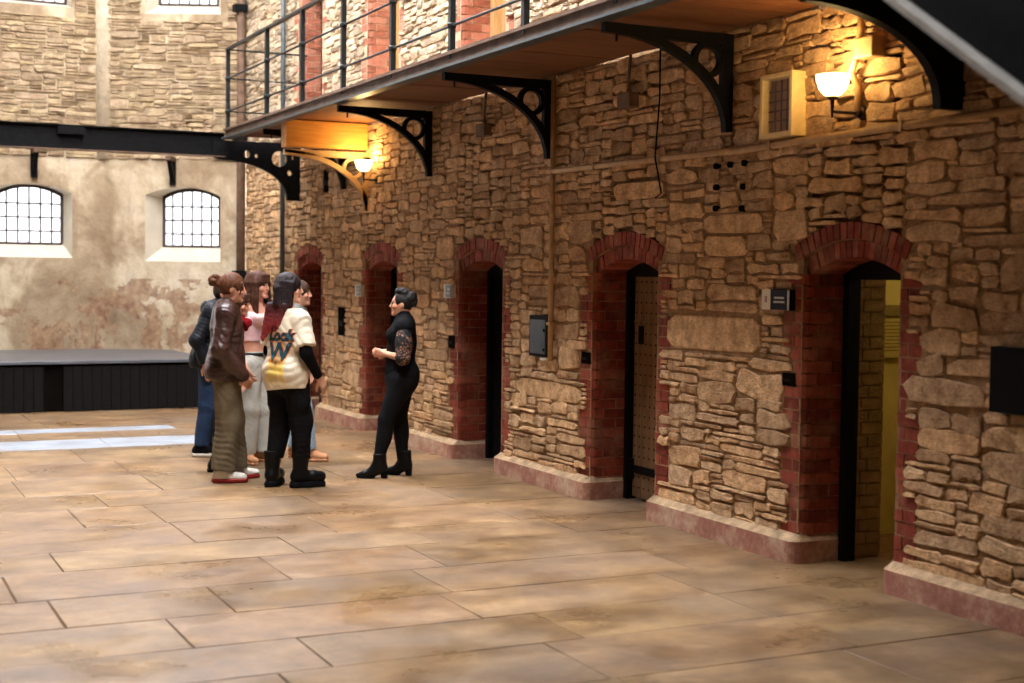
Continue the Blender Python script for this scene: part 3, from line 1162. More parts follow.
RAIL = M['rail_paint'] = simple('dark_green_grey_paint', srgb(26, 31, 32), 0.45, 0.0, 0.25, 14, 0.2, 0.15)
for yp in POSTS:
    m = MB()
    m.box(WX - 0.022, WX + 0.022, yp - 0.022, yp + 0.022, 3.40, 4.385)
    for h in (0.20, 0.59):
        m.lathe([(0.02, -0.03), (0.036, -0.012), (0.036, 0.012), (0.02, 0.03)], (WX, yp, UPZ + h), 10)
    wpart(m, 'post', RAIL)
for h, w_ in ((0.20, 0.011), (0.59, 0.011)):
    m = MB()
    m.tube([(WX, 5.6, UPZ + h), (WX, 16.92, UPZ + h)], w_, 6)
    wpart(m, 'rail', RAIL)
    m = MB()
    m.tube([(WX, 16.92, UPZ + h), (-0.02, 16.92, UPZ + h)], w_ * .8, 6)
    wpart(m, 'end_rail', RAIL)
m = MB()
m.box(WX - 0.026, WX + 0.026, 5.6, 16.94, 4.375, 4.4)
wpart(m, 'handrail', RAIL)
m = MB()
m.tube([(WX, 16.92, 4.385), (-0.02, 16.92, 4.385)], 0.011, 6)
wpart(m, 'end_rail', RAIL)

# ---- iron brackets
def bracket_mesh(th=0.055, mat=None):
    m = MB()
    f = lambda u, v, t: (u, t, v)
    h = th / 2
    top, bot, L = 3.32, 2.69, 0.955
    m.prism([(-L, top - 0.035), (-L, top), (0, top), (0, top - 0.075), (-0.45, top - 0.07)], f, -h, h)
    m.prism([(-0.075, top - 0.05), (0, top - 0.05), (0, bot), (-0.03, bot), (-0.075, bot + 0.12)], f, -h, h)
    pts_o, pts_i = [], []
    for t in np.linspace(0, math.pi / 2, 15):
        x, z = -L + (L - 0.02) * math.sin(t) ** 1.0, bot + (top - 0.03 - bot) * math.cos(t)
        pts_o.append((x, z))
    cur = []
    for i, (x, z) in enumerate(pts_o):
        a, b = pts_o[max(i - 1, 0)], pts_o[min(i + 1, len(pts_o) - 1)]
        d = math.hypot(b[0] - a[0], b[1] - a[1])
        nx, nz = -(b[1] - a[1]) / d, (b[0] - a[0]) / d
        cur.append(((x - nx * 0.03, z - nz * 0.03), (x + nx * 0.025, z + nz * 0.025)))
    for (p, q), (p2, q2) in zip(cur[:-1], cur[1:]):
        m.prism([p, p2, q2, q], f, -h, h)
    # ring
    c, r0, r1 = (-0.185, top - 0.175), 0.082, 0.118
    n = 24
    for i in range(n):
        a, b = 2 * math.pi * i / n, 2 * math.pi * (i + 1) / n
        m.prism([(c[0] + r1 * math.cos(a), c[1] + r1 * math.sin(a)), (c[0] + r1 * math.cos(b), c[1] + r1 * math.sin(b)),
                 (c[0] + r0 * math.cos(b), c[1] + r0 * math.sin(b)), (c[0] + r0 * math.cos(a), c[1] + r0 * math.sin(a))], f, -h * .9, h * .9)
    m.tube([(-0.07, 0, top - 0.08), (-0.07, 0.001, top - 0.1)], 0.03, 8)
    m.tube([(-0.86, 0, top - 0.03), (-0.86, 0, top - 0.11)], 0.008, 6)
    return m


BM = bracket_mesh().mesh('bracket', M['iron'])
for k, (yb, lb) in enumerate(((7.8, 'black iron bracket with ring beside the cream light box'), (10.35, 'black iron bracket with ring at the head of the vertical pipe'),
                              (12.9, 'black iron bracket with ring just right of the small lit lamp'), (15.45, 'black iron bracket half hidden behind the tan bracket'))):
    b = link('iron_bracket', BM, None, (-0.028, yb, 0))
    tag(b, lb, 'bracket', 'iron brackets under the walkway')

# tan bracket with pine boxing by the far lamp
tb = thing('boxed_bracket', 'pine boxed beam on a tan painted ring bracket by the small lamp', 'bracket', (0, 14.72, 0))
m = MB()
m.box(-0.945, -0.03, -0.02, 0.16, 3.075, 3.355)
m.build('pine_boxing', M['pine'], tb)
BT = bracket_mesh(0.05)
for i, v in enumerate(BT.v):
    BT.v[i] = (v[0], v[1] + 0.03, v[2] - 0.27)
BT.build('bracket', M['tan_paint'], tb)

# ---- bridge beams with their curved ends
def bridge_beam(yb, name, label, zt=3.42, zb=3.13, holes=True, bot=2.63, xin=-1.0, rx=1.0, left=-HALL_W):
    root = thing(name, label, 'beam', (-1.0, yb, zb))
    I = Matrix.Translation(root.location).inverted()
    f = lambda u, v, t: (u, t + yb, v)
    m = MB()
    m.prism([(left, zb), (left, zt), (WX + 0.04, zt), (WX + 0.04, zb)], f, -0.012, 0.012)
    o = m.build('web', M['iron'], root)
    o.matrix_parent_inverse = I
    for z in (zt - 0.012, zb):
        m = MB()
        m.box(left, WX + 0.04, yb - 0.06, yb + 0.06, z, z + 0.012)
        o = m.build('flange', M['rust_paint'] if z < 3.2 else M['iron'], root)
        o.matrix_parent_inverse = I
    # bracket end: web with circular holes, arched underside
    m = bmesh.new()
    outer = [(WX - 0.1, 3.335), (WX - 0.1, zb)]
    for t in np.linspace(0, math.pi / 2, 16):
        outer.append((WX - 0.02 + (abs(WX) - 0.15) * math.sin(t), bot + (zb - 0.03 - bot) * math.cos(t) ** 0.9))
    outer += [(-0.005, bot), (-0.005, 3.335)]
    loops = [outer]
    if holes:
        for (cx, cz, rr) in ((-0.68, 3.18, 0.045), (-0.56, 3.16, 0.024), (-0.27, 3.14, 0.10), (-0.14, 2.97, 0.035)):
            loops.append([(cx + rr * math.cos(a), cz + rr * math.sin(a)) for a in np.linspace(0, 2 * math.pi, 17)[:-1]])
    es = []
    for lp in loops:
        vv = [m.verts.new((u, yb - 0.03, v)) for u, v in lp]
        es += [m.edges.new((vv[i], vv[(i + 1) % len(vv)])) for i in range(len(vv))]
    bmesh.ops.triangle_fill(m, use_beauty=True, edges=es)
    ex = bmesh.ops.extrude_face_region(m, geom=m.faces[:])
    for v in [g for g in ex['geom'] if isinstance(g, bmesh.types.BMVert)]:
        v.co.y += 0.06
    bmesh.ops.recalc_face_normals(m, faces=m.faces[:])
    me = bpy.data.meshes.new('bracket_end')
    m.to_mesh(me)
    me.materials.append(M['iron'])
    o = link('bracket_end', me, root)
    o.matrix_parent_inverse = I
    return root, I


bb_, I_ = bridge_beam(17.25, 'bridge_beam', 'long black steel beam crossing the hall below the rear wall rubble')
m = MB()
m.box(-2.92, -2.62, 17.17, 17.25, 3.31, 3.40)
o = m.build('clamp', M['iron'], bb_)
o.matrix_parent_inverse = I_
bridge_beam(5.72, 'bridge_beam', 'near black beam end curving down to the wall right of the bright lamp', holes=False, bot=2.63)

M['pale_paint'] = simple('pale_grey_paint', srgb(190, 186, 176), 0.5)
m = MB()
m.box(-HALL_W + 1.0, WX - 0.06, 4.95, 5.64, 3.36, 3.43)  # bridge deck added to block the skylight above the near wall
o = m.build('deck', M['deck_wood'], bpy.data.objects['bridge_beam.001'])
o.matrix_parent_inverse = Matrix.Translation(bpy.data.objects['bridge_beam.001'].location).inverted()
# ---- staircase up to the walkway, cut by the picture corner
st = thing('staircase', 'dark steel stair flight with a pale lower edge at the top right corner', 'staircase', (-1.5, 0.6, 0))
SI = Matrix.Translation(st.location).inverted()
SL = 0.656
zs = lambda y: 2.72 + (y - 3.92) * SL         # lower edge of the outer stringer
ys, ye = -0.2, 4.95
for xs in (-2.0, -1.1):
    m = MB()
    f = lambda u, v, t: (t, u, v)
    m.prism([(ys, zs(ys)), (ye, zs(ye)), (ye, zs(ye) + 0.36), (ys, zs(ys) + 0.36)], f, xs, xs + 0.03)
    o = m.build('stringer', M['iron'], st)
    o.matrix_parent_inverse = SI
    m = MB()
    m.prism([(ys, zs(ys)), (ye, zs(ye)), (ye, zs(ye) + 0.028), (ys, zs(ys) + 0.028)], f, xs - 0.07, xs)
    o = m.build('flange', M['pale_paint'], st)
    o.matrix_parent_inverse = SI
yt = -0.1
while yt < ye - 0.2:
    m = MB()
    m.box(-1.97, -1.1, yt, yt + 0.29, zs(yt + .14) + 0.17, zs(yt + .14) + 0.20)
    m.box(-1.97, -1.1, yt + 0.26, yt + 0.29, zs(yt + .14) + 0.20, zs(yt + .14) + 0.37)
    o = m.build('tread', M['iron'], st)
    o.matrix_parent_inverse = SI
    yt += 0.29

# ================================================================== lamps
def wall_lamp(y, z, label, power, arm=0.21):
    L = thing('wall_lamp', label, 'lamp', (0, y, z), 'bowl shaded wall lamps')
    m = MB()
    m.tube([(0.02, 0, 0), (-0.02, 0, 0)], 0.045, 14)
    m.tube([(-0.02, 0, 0), (-0.045, 0, 0)], [0.03, 0.012], 12)
    m.build('wall_plate', M['brass'], L, smooth=True)
    m = MB()
    m.tube([(-0.03, 0, 0), (-arm, 0, 0.0)], 0.009, 8)
    m.tube([(-arm, 0, -0.035), (-arm, 0, 0.07)], [0.006, 0.014], 10)
    m.build('arm', M['brass'], L, smooth=True)
    m = MB()
    m.lathe([(0.0, 0.066), (0.03, 0.068), (0.03, 0.085), (0.014, 0.088)], (-arm, 0, 0), 16)
    m.build('gallery', M['brass'], L, smooth=True)
    m = MB()
    m.lathe([(0.026, 0.084), (0.052, 0.096), (0.075, 0.124), (0.090, 0.165), (0.098, 0.205), (0.094, 0.206), (0.085, 0.165), (0.07, 0.126), (0.048, 0.102), (0.022, 0.09)], (-arm, 0, 0), 28)
    m.build('shade', M['shade'], L, smooth=True)
    li = bpy.data.lights.new('bulb', 'POINT')
    li.energy, li.color, li.shadow_soft_size = power, (1.0, 0.66, 0.27), 0.05
    o = bpy.data.objects.new('bulb', li)
    COL.objects.link(o)
    o.parent = L
    o.location = (-arm, 0, 0.25)
    return L


wall_lamp(6.52, 2.69, 'white glass bowl lamp on a bronze arm beside the cream light box', 15)
wall_lamp(14.46, 2.74, 'small lit white bowl lamp under the pine boxing', 15, 0.16)
# lamp inside the first cell
cl_ = thing('ceiling_lamp', 'small lamp on the ceiling inside the nearest cell', 'lamp', (1.7, yc, CZ1 - 0.02))
m = MB()
m.lathe([(0.09, 0.02), (0.09, -0.02), (0.07, -0.06), (0.0, -0.08)], (0, 0, 0), 20)
m.build('shade', M['shade'], cl_, smooth=True)
li = bpy.data.lights.new('bulb', 'POINT')
li.energy, li.color, li.shadow_soft_size = 8, (1.0, 0.84, 0.46), 0.06
o = bpy.data.objects.new('bulb', li)
COL.objects.link(o)
o.parent = cl_
o.location = (0, 0, -0.16)

# ---- cables and conduit
def tube_thing(name, pts, r, mat, label, cat, n=8, group=None):
    m = MB()
    m.tube(pts, r, n)
    return tag(m.build(name, mat, smooth=True), label, cat, group)


p_ = thing('conduit_pipe', 'tan painted conduit dropping from the walkway then running along the wall', 'pipe', (-0.03, 10.26, 1.05))
PI_ = Matrix.Translation(p_.location).inverted()
m = MB()
m.tube([(-0.055, 10.26, 3.355), (-0.055, 10.26, 1.05)], 0.021, 10)
o = m.build('vertical_run', M['tan_paint'], p_, smooth=True)
o.matrix_parent_inverse = PI_
m = MB()
m.tube([(-0.056, 10.25, 2.58), (-0.056, 9.0, 2.575), (-0.056, 7.6, 2.56), (-0.056, 6.6, 2.575), (-0.056, 4.4, 2.60)], 0.023, 10)
o = m.build('horizontal_run', M['tan_paint'], p_, smooth=True)
o.matrix_parent_inverse = PI_
for q in ((9.55, 2.58), (8.6, 2.572), (7.3, 2.565), (6.1, 2.58)):
    m = MB()
    m.box(-0.083, 0.0, q[0] - 0.012, q[0] + 0.012, q[1] - 0.03, q[1] + 0.03)
    o = m.build('clip', M['tan_paint'], p_)
    o.matrix_parent_inverse = PI_
for zz in (1.35, 2.0):
    m = MB()
    m.box(-0.08, 0.0, 10.225, 10.295, zz - 0.012, zz + 0.012)
    o = m.build('clip', M['tan_paint'], p_)
    o.matrix_parent_inverse = PI_

for y_, z_, lb, nm in ((9.07, 3.03, 'rusty junction box hanging on a cable between two ring brackets', 0), (11.6, 3.03, 'rusty junction box on the wall left of the vertical pipe', 0)):
    j = thing('junction_box', lb, 'box', (0, y_, z_), 'junction boxes under the walkway')
    m = MB()
    m.box(-0.10, 0.0, -0.09, 0.09, -0.06, 0.05)
    m.build('body', M['rust_paint'], j, bevel=0.008)
    m = MB()
    m.tube([(-0.05, 0, 0.05), (-0.05, 0.01, 0.15), (-0.04, 0.0, 0.33)], 0.012, 8)
    m.tube([(-0.05, 0, 0.04), (-0.05, 0, 0.08)], 0.02, 8)
    m.build('cable', M['rust_paint'], j, smooth=True)
j = thing('junction_box', 'tan junction box above the bright bowl lamp with a curling conduit', 'box', (0, 6.41, 3.04), 'junction boxes under the walkway')
m = MB()
m.box(-0.11, 0.0, -0.10, 0.06, -0.055, 0.06)
m.build('body', M['tan_paint'], j, bevel=0.008)
m = MB()
m.tube([(-0.03, 0.1, 0.31), (-0.03, 0.1, 0.12), (-0.05, 0.10, 0.02), (-0.09, 0.06, -0.06), (-0.08, 0.11, -0.12), (-0.03, 0.11, -0.2), (-0.03, 0.11, -0.34)], 0.02, 8)
m.tube([(-0.03, 0.1, -0.10), (-0.025, 0.32, -0.17)], 0.008, 6)
m.build('conduit', M['tan_paint'], j, smooth=True)

tube_thing('hanging_cable', [(-0.04, 8.66, 3.355), (-0.045, 8.65, 3.0), (-0.10, 8.61, 2.58), (-0.05, 8.60, 2.33), (-0.06, 8.66, 2.30)], 0.006, M['iron'], 'thin black cable hanging down the stone wall left of the light box', 'cable', 6)
tube_thing('drain_pipe', [(-0.075, 17.75, 0.0), (-0.075, 17.75, 8.0)], 0.032, M['grey_paint'], 'grey vertical pipe on the cell wall beyond the walkway end', 'pipe')
dp = thing('downpipe', 'old brown downpipe standing in the rear corner', 'pipe', (-0.10, 19.70, 0))
m = MB()
m.tube([(0, 0, 0), (0, 0, 8.0)], 0.06, 10)
m.build('pipe', M['rust_paint'], dp, smooth=True)
for zz in (1.7, 3.62, 5.4):
    m = MB()
    m.box(-0.11, 0.07, -0.08, 0.06, zz - 0.05, zz + 0.05)
    m.build('collar', M['iron'], dp)

# ---- things on the cell wall
lb_ = thing('light_box', 'cream framed light box with a glass front below the walkway', 'light fitting', (0, 7.19, 2.80))
m = MB()
W2, H2, DP = 0.165, 0.195, 0.115
m.box(-DP, 0.0, -W2, -W2 + 0.03, -H2, H2)
m.box(-DP, 0.0, W2 - 0.03, W2, -H2, H2)
m.box(-DP, 0.0, -W2 + 0.03, W2 - 0.03, H2 - 0.03, H2)
m.box(-DP, 0.0, -W2 + 0.03, W2 - 0.03, -H2, -H2 + 0.03)
m.build('frame', M['cream_paint'], lb_, bevel=0.004)
m = MB()
m.box(-0.03, 0.0, -W2 + 0.03, W2 - 0.03, -H2 + 0.03, H2 - 0.03)
m.build('back_plate', M['tan_paint'], lb_)
for q in (-0.06, 0.0, 0.06):
    m = MB()
    m.tube([(-0.07, q, -H2 + 0.04), (-0.07, q, H2 - 0.04)], 0.006, 6)
    m.build('rod', M['rust_paint'], lb_)
for q in (-0.09, -0.03, 0.03, 0.09):
    m = MB()
    m.tube([(-0.066, -W2 + 0.035, q), (-0.066, W2 - 0.035, q)], 0.004, 6)
    m.build('rod', M['rust_paint'], lb_)
m = MB()
m.box(-DP + 0.004, -DP + 0.008, -W2 + 0.03, W2 - 0.03, -H2 + 0.03, H2 - 0.03)
m.build('glass', M['glass'], lb_)

sg = thing('number_sign', 'white and navy number sign beside the brick of the nearest doorway', 'sign', (-0.022, 7.235, 1.61))
m = MB()
m.box(-0.02, 0.03, -0.13, 0.15, -0.063, 0.063)
m.build('backing', M['iron'], sg)
m = MB()
m.box(-0.024, -0.0202, 0.06, 0.15, -0.063, 0.063)
m.build('number_panel', M['white_sign'], sg)
m = MB()
m.box(-0.024, -0.0202, -0.115, 0.059, -0.063, 0.063)
m.build('text_panel', M['dark_sign'], sg)
m = MB()
m.box(-0.025, -0.0202, -0.13, -0.1152, -0.063, 0.063)
m.build('edge_strip', M['grey_ink'], sg)


def text_on_wall(txt, size, loc, parent, mat, name='lettering'):
    cu = bpy.data.curves.new(name, 'FONT')
    cu.body, cu.size, cu.align_x, cu.align_y, cu.extrude = txt, size, 'CENTER', 'CENTER', 0.0006
    tmp = bpy.data.objects.new(name, cu)
    COL.objects.link(tmp)
    dg = bpy.context.evaluated_depsgraph_get()
    me = bpy.data.meshes.new_from_object(tmp.evaluated_get(dg))
    bpy.data.objects.remove(tmp)
    me.materials.clear()
    me.materials.append(mat)
    o = link(name, me, parent, loc, (math.pi / 2, 0, -math.pi / 2))
    return o


text_on_wall('II', 0.055, (-0.0255, 0.105, 0.0), sg, M['red_ink'])
for zz, w_ in ((0.012, 0.05), (-0.014, 0.056)):
    m = MB()
    m.box(-0.0252, -0.0241, -0.03 - w_, -0.03 + w_, zz - 0.006, zz + 0.006)
    m.build('text_line', M['grey_ink'], sg)
for y_, z_, lb in ((12.42, 1.58, 'small grey and white cell sign on the stone behind the guide'), (14.95, 1.545, 'small grey and white cell sign between the guide and the group')):
    s = thing('cell_sign', lb, 'sign', (-0.022, y_, z_), 'small cell signs')
    m = MB()
    m.box(-0.02, 0.03, -0.09, 0.10, -0.065, 0.065)
    m.build('backing', M['white_sign'], s)
    m = MB()
    m.box(-0.024, -0.0202, -0.08, 0.045, -0.058, 0.058)
    m.build('text_panel', M['grey_sign'], s)
    m = MB()
    m.box(-0.0252, -0.0241, -0.06, 0.02, -0.028, -0.012)
    m.build('text_line', M['grey_ink'], s)
    m = MB()
    m.box(-0.0252, -0.0241, -0.05, 0.0, 0.005, 0.03)
    m.build('text_line', M['grey_ink'], s)

cb = thing('wall_cabinet', 'blue grey metal cabinet in a dark frame beside the vertical pipe', 'cabinet', (0, 10.49, 1.24))
m = MB()
m.box(-0.05, 0.01, -0.165, 0.165, -0.17, 0.17)
m.build('frame', M['iron'], cb)
m = MB()
m.box(-0.058, -0.0502, -0.135, 0.14, -0.145, 0.135)
dr = m.build('door', M['slate_metal'], cb, bevel=0.002)
for zz in (0.075, -0.075):
    m = MB()
    m.box(-0.062, -0.0582, -0.09, 0.10, zz - 0.005, zz + 0.005)
    m.build('ridge', M['slate_metal'], dr)
for zz in (0.05, -0.11):
    m = MB()
    m.tube([(-0.058, -0.12, zz), (-0.066, -0.12, zz)], 0.012, 8)
    m.build('catch', M['iron'], dr)
m = MB()
m.box(-0.052, 0.005, -0.16, -0.04, -0.195, -0.178)
m.build('ledge', M['white_sign'], cb)

pn = thing('wall_screen', 'black screen panel on the wall at the right edge', 'screen', (-0.03, 4.99, 1.25))
m = MB()
m.box(-0.04, 0.03, -0.42, 0.41, -0.165, 0.165)
m.build('casing', M['black_gloss'], pn, bevel=0.004)
m = MB()
m.box(-0.0425, -0.0402, -0.40, 0.39, -0.145, 0.145)
m.build('display', M['black_gloss'], pn)

# black plugs and plates stand in for the shade in sockets and pockets
for (y_, z_, lb) in ((7.96, 2.48, 'left of the top three'), (7.80, 2.48, 'middle of the top three'), (7.64, 2.48, 'right of the top three'), (7.96, 2.34, 'left of the middle pair'),
                     (7.65, 2.33, 'right of the middle pair'), (7.96, 2.20, 'left of the bottom pair'), (7.66, 2.19, 'right of the bottom pair')):
    m = MB()
    m.tube([(-0.032, y_, z_), (0.02, y_, z_)], 0.021, 10)
    tag(m.build('bolt_socket', M['dark_hole']), 'small dark bolt socket below the conduit, ' + lb, 'bolt', 'bolt sockets in the stone')
for (y_, z_, w_, h_, lb) in POCKETS:
    lk = thing('lock_pocket', lb, 'hole', (0, y_, z_))
    m = MB()
    m.box(-0.009, 0.012, -w_, w_, -h_, h_)
    m.build('recess', M['dark_hole'], lk)
    m = MB()
    m.box(-0.016, 0.0, -w_ * .4, w_ * .9, -h_ * .35, h_ * .05)
    m.build('iron_tongue', M['iron'], lk)

# notice board inside the lit cell
nb_ = thing('notice_board', 'yellowed text notice on the wall inside the lit cell', 'notice', (1.3, CY1 - 0.002, 1.38))
m = MB()
m.box(-0.32, 0.32, -0.045, -0.001, -0.165, 0.10)
m.build('panel', M['notice'], nb_)
for i in range(9):
    m = MB()
    m.box(-0.26, 0.26 - 0.05 * (i % 3), -0.0462, -0.0451, 0.07 - i * 0.024, 0.078 - i * 0.024)
    m.build('text_line', M['ink_brown'], nb_)
m = MB()
m.box(-0.32, 0.32, -0.05, -0.001, 0.12, 0.19)
m.build('heading_strip', M['ink_brown'], nb_)

# ================================================================== stage
sgx = thing('stage', 'low black skirted stage with a glossy grey top along the rear wall', 'stage', (-3.3, 18.6, 0))
TI = Matrix.Translation(sgx.location).inverted()
XS0, XS1 = -5.4, -0.95
m = MB()
m.prism([(XS0, 17.95), (XS1, 17.95), (XS1, 20.15), (-1.8, 20.55), (XS0, 20.55)], lambda u, v, t: (u, v, t), 0.585, 0.625)
t = NT('stage_top_vinyl')
p = t.pos()
t.bump(t.noise(p, 9, 4), 0.06, 0.005)
o = m.build('top', t.set(t.ramp(t.noise(p, 2, 4), [(0.3, srgb(74, 78, 84)), (0.7, srgb(98, 103, 110))]), 0.3, None, 0.6), sgx, bevel=0.005)
o.matrix_parent_inverse = TI
m = MB()
m.box(XS0 + 0.05, XS1 - 0.05, 18.03, 19.6, 0.02, 0.57)
o = m.build('core', M['dark_hole'], sgx)
o.matrix_parent_inverse = TI
xx = XS0
while xx < XS1 - 0.02:
    b = min(xx + 0.115, XS1)
    if not (-3.06 < xx < -2.86):
        m = MB()
        m.box(xx + 0.003, b - 0.003, 17.975, 18.02, 0.01, 0.555)
        o = m.build('board', M['black_cloth'], sgx)
        o.matrix_parent_inverse = TI
    xx = b

# ================================================================== people
# Each figure is grown as one smooth surface from tapered limbs (a distance field), clothes follow the same limbs.
ER = np.array([math.cos(YAW), -math.sin(YAW)])
EA = np.array([math.sin(YAW), math.cos(YAW)])


class Field:
    def __init__(s, lo, hi, h):
        s.lo, s.h = np.array(lo, float), h
        s.n = np.ceil((np.array(hi) - s.lo) / h).astype(int) + 1
        s.D = np.full(s.n, 0.5, np.float32)

    def win(s, lo, hi):
        a = np.clip(np.floor((np.array(lo) - s.lo) / s.h).astype(int), 0, s.n - 1)
        b = np.clip(np.ceil((np.array(hi) - s.lo) / s.h).astype(int) + 1, 1, s.n)
        sl = tuple(slice(i, max(j, i + 1)) for i, j in zip(a, b))
        ax = [(s.lo[k] + s.h * np.arange(sl[k].start, sl[k].stop)).astype(np.float32) for k in range(3)]
        return sl, ax[0][:, None, None], ax[1][None, :, None], ax[2][None, None, :]

    def put(s, sl, d, k, op):
        E = s.D[sl]
        if op == 'add':
            if k > 0:
                hh = np.clip(0.5 + 0.5 * (E - d) / k, 0, 1)
                s.D[sl] = E * (1 - hh) + d * hh - k * hh * (1 - hh)
            else:
                s.D[sl] = np.minimum(E, d)
        else:                                   # carve d out
            d = -d
            if k > 0:
                hh = np.clip(0.5 - 0.5 * (E - d) / k, 0, 1)
                s.D[sl] = E * (1 - hh) + d * hh + k * hh * (1 - hh)
            else:
                s.D[sl] = np.maximum(E, d)

    def limb(s, a, b, ra, rb, k=0.02, q=(1, 1, 1), op='add', flat=False):
        """tapered capsule; q squashes it along x, y, z of the figure"""
        a, b, q = np.array(a, float), np.array(b, float), np.array(q, float)
        R = max(ra, rb) + k + 0.02
        sl, X, Y, Z = s.win(np.minimum(a, b) - R * np.maximum(q, 1), np.maximum(a, b) + R * np.maximum(q, 1))
        px, py, pz = (X - a[0]) / q[0], (Y - a[1]) / q[1], (Z - a[2]) / q[2]
        d = (b - a) / q
        L = max(float(d @ d), 1e-9)
        tu = (px * d[0] + py * d[1] + pz * d[2]) / L
        t = np.clip(tu, 0, 1)
        D = np.sqrt((px - t * d[0]) ** 2 + (py - t * d[1]) ** 2 + (pz - t * d[2]) ** 2) - (ra + (rb - ra) * t)
        if flat:
            D = np.maximum(D, (tu - 1) * math.sqrt(L))
        s.put(sl, (D * min(q)).astype(np.float32), k, op)

    def ball(s, c, r, k=0.02, rot=None, op='add'):
        c, r = np.array(c, float), np.array(r, float)
        R = max(r) + k + 0.02
        sl, X, Y, Z = s.win(c - R, c + R)
        x, y, z = X - c[0], Y - c[1], Z - c[2]
        if rot is not None:
            m = np.array(rot)
            x, y, z = (m[0, 0] * x + m[1, 0] * y + m[2, 0] * z, m[0, 1] * x + m[1, 1] * y + m[2, 1] * z, m[0, 2] * x + m[1, 2] * y + m[2, 2] * z)
        k0 = np.sqrt((x / r[0]) ** 2 + (y / r[1]) ** 2 + (z / r[2]) ** 2)
        k1 = np.sqrt((x / r[0] ** 2) ** 2 + (y / r[1] ** 2) ** 2 + (z / r[2] ** 2) ** 2) + 1e-6
        s.put(sl, (k0 * (k0 - 1) / k1).astype(np.float32), k, op)

    def cut(s, fn):
        """keep where fn(X,Y,Z) < 0"""
        sl, X, Y, Z = s.win(s.lo, s.lo + s.h * s.n)
        s.D = np.maximum(s.D, fn(X, Y, Z).astype(np.float32) + 0 * s.D)

    def disp(s, fn):
        sl, X, Y, Z = s.win(s.lo, s.lo + s.h * s.n)
        s.D = s.D + fn(X, Y, Z).astype(np.float32)

    def net(s):
        D = s.D
        S = D < 0
        nx, ny, nz = D.shape
        C = [(i, j, k) for i in (0, 1) for j in (0, 1) for k in (0, 1)]
        cnt = sum(S[i:nx - 1 + i, j:ny - 1 + j, k:nz - 1 + k].astype(np.int8) for i, j, k in C)
        act = (cnt > 0) & (cnt < 8)
        idx = np.full(act.shape, -1, np.int64)
        A = np.argwhere(act)
        idx[act] = np.arange(len(A))
        pos, num = np.zeros((len(A), 3)), np.zeros(len(A))
        val = {c: D[A[:, 0] + c[0], A[:, 1] + c[1], A[:, 2] + c[2]] for c in C}
        for c in C:
            for ax in range(3):
                if c[ax]:
                    continue
                e = list(c)
                e[ax] = 1
                v0, v1 = val[c], val[tuple(e)]
                m = (v0 < 0) != (v1 < 0)
                t = np.where(m, v0 / np.where(m, v0 - v1, 1), 0)
                p = np.tile(np.array(c, float), (len(A), 1))
                p[:, ax] += t
                pos[m] += p[m]
                num += m
        V = (A + pos / num[:, None]) * s.h + s.lo
        F = []
        for ax in range(3):
            o = [k for k in range(3) if k != ax]
            sl0 = [slice(None)] * 3
            sl1 = [slice(None)] * 3
            sl0[ax], sl1[ax] = slice(0, -1), slice(1, None)
            d = S[tuple(sl0)] != S[tuple(sl1)]
            E = np.argwhere(d)
            E = E[(E[:, o[0]] > 0) & (E[:, o[1]] > 0) & (E[:, o[0]] < D.shape[o[0]] - 1) & (E[:, o[1]] < D.shape[o[1]] - 1)]
            if not len(E):
                continue
            flip = S[tuple(E.T)]
            q = []
            for da, db in ((-1, -1), (0, -1), (0, 0), (-1, 0)):
                e = E.copy()
                e[:, o[0]] += da
                e[:, o[1]] += db
                q.append(idx[tuple(e.T)])
            q = np.stack(q, 1)
            if ax == 1:
                flip = ~flip
            q[~flip] = q[~flip][:, ::-1]
            F.append(q)
        F = np.concatenate(F)
        return V, F[(F >= 0).all(1)]


def field_mesh(fld, name, mat, parent, colour=None):
    V, F = fld.net()
    me = bpy.data.meshes.new(name)
    me.vertices.add(len(V))
    me.vertices.foreach_set('co', V.astype(np.float32).ravel())
    me.loops.add(len(F) * 4)
    me.loops.foreach_set('vertex_index', F.astype(np.int32).ravel())
    me.polygons.add(len(F))
    me.polygons.foreach_set('loop_start', np.arange(0, len(F) * 4, 4, dtype=np.int32))
    me.polygons.foreach_set('use_smooth', np.ones(len(F), bool))
    me.update(calc_edges=True)
    me.validate()
    if colour is not None:
        a = me.attributes.new('tint', 'FLOAT_COLOR', 'POINT')
        c = np.ones((len(V), 4), np.float32)
        c[:, :3] = colour(V)
        a.data.foreach_set('color', c.ravel())
    me.materials.append(mat)
    return link(name, me, parent)


def cloth(name, col, rough=0.85, weave=260, wr=0.5, spec=0.25, sheen=0.0, namp=0.15):
    t = NT(name)
    p = t.pos(True)
    f = t.noise(p, 9, 4)
    c = t.ramp(f, [(0.3, tuple(x * (1 - namp) for x in col)), (0.7, tuple(min(1, x * (1 + namp)) for x in col))])
    h = t.math('ADD', t.math('MULTIPLY', t.noise(p, 17, 3), 1.0), t.math('MULTIPLY', t.noise(p, weave, 2), 0.12))
    t.bump(h, wr, 0.012)
    return t.set(c, rough, None, spec)


def tinted(name, rough=0.5, spec=0.4, bump=0.2, scale=60, sss=0.0):
    t = NT(name)
    p = t.pos(True)
    c = t.mix(0.5, t.attr(), t.ramp(t.noise(p, 14, 4), [(0.3, (0.85, 0.82, 0.8)), (0.7, (1.08, 1.06, 1.05))]), 'MULTIPLY')
    t.bump(t.noise(p, scale, 3), bump, 0.004)
    if sss:
        t.b.inputs['Subsurface Weight'].default_value = sss
        t.b.inputs['Subsurface Radius'].default_value = (0.012, 0.005, 0.003)
        t.b.inputs['Subsurface Scale'].default_value = 0.6
    return t.set(c, rough, None, spec)


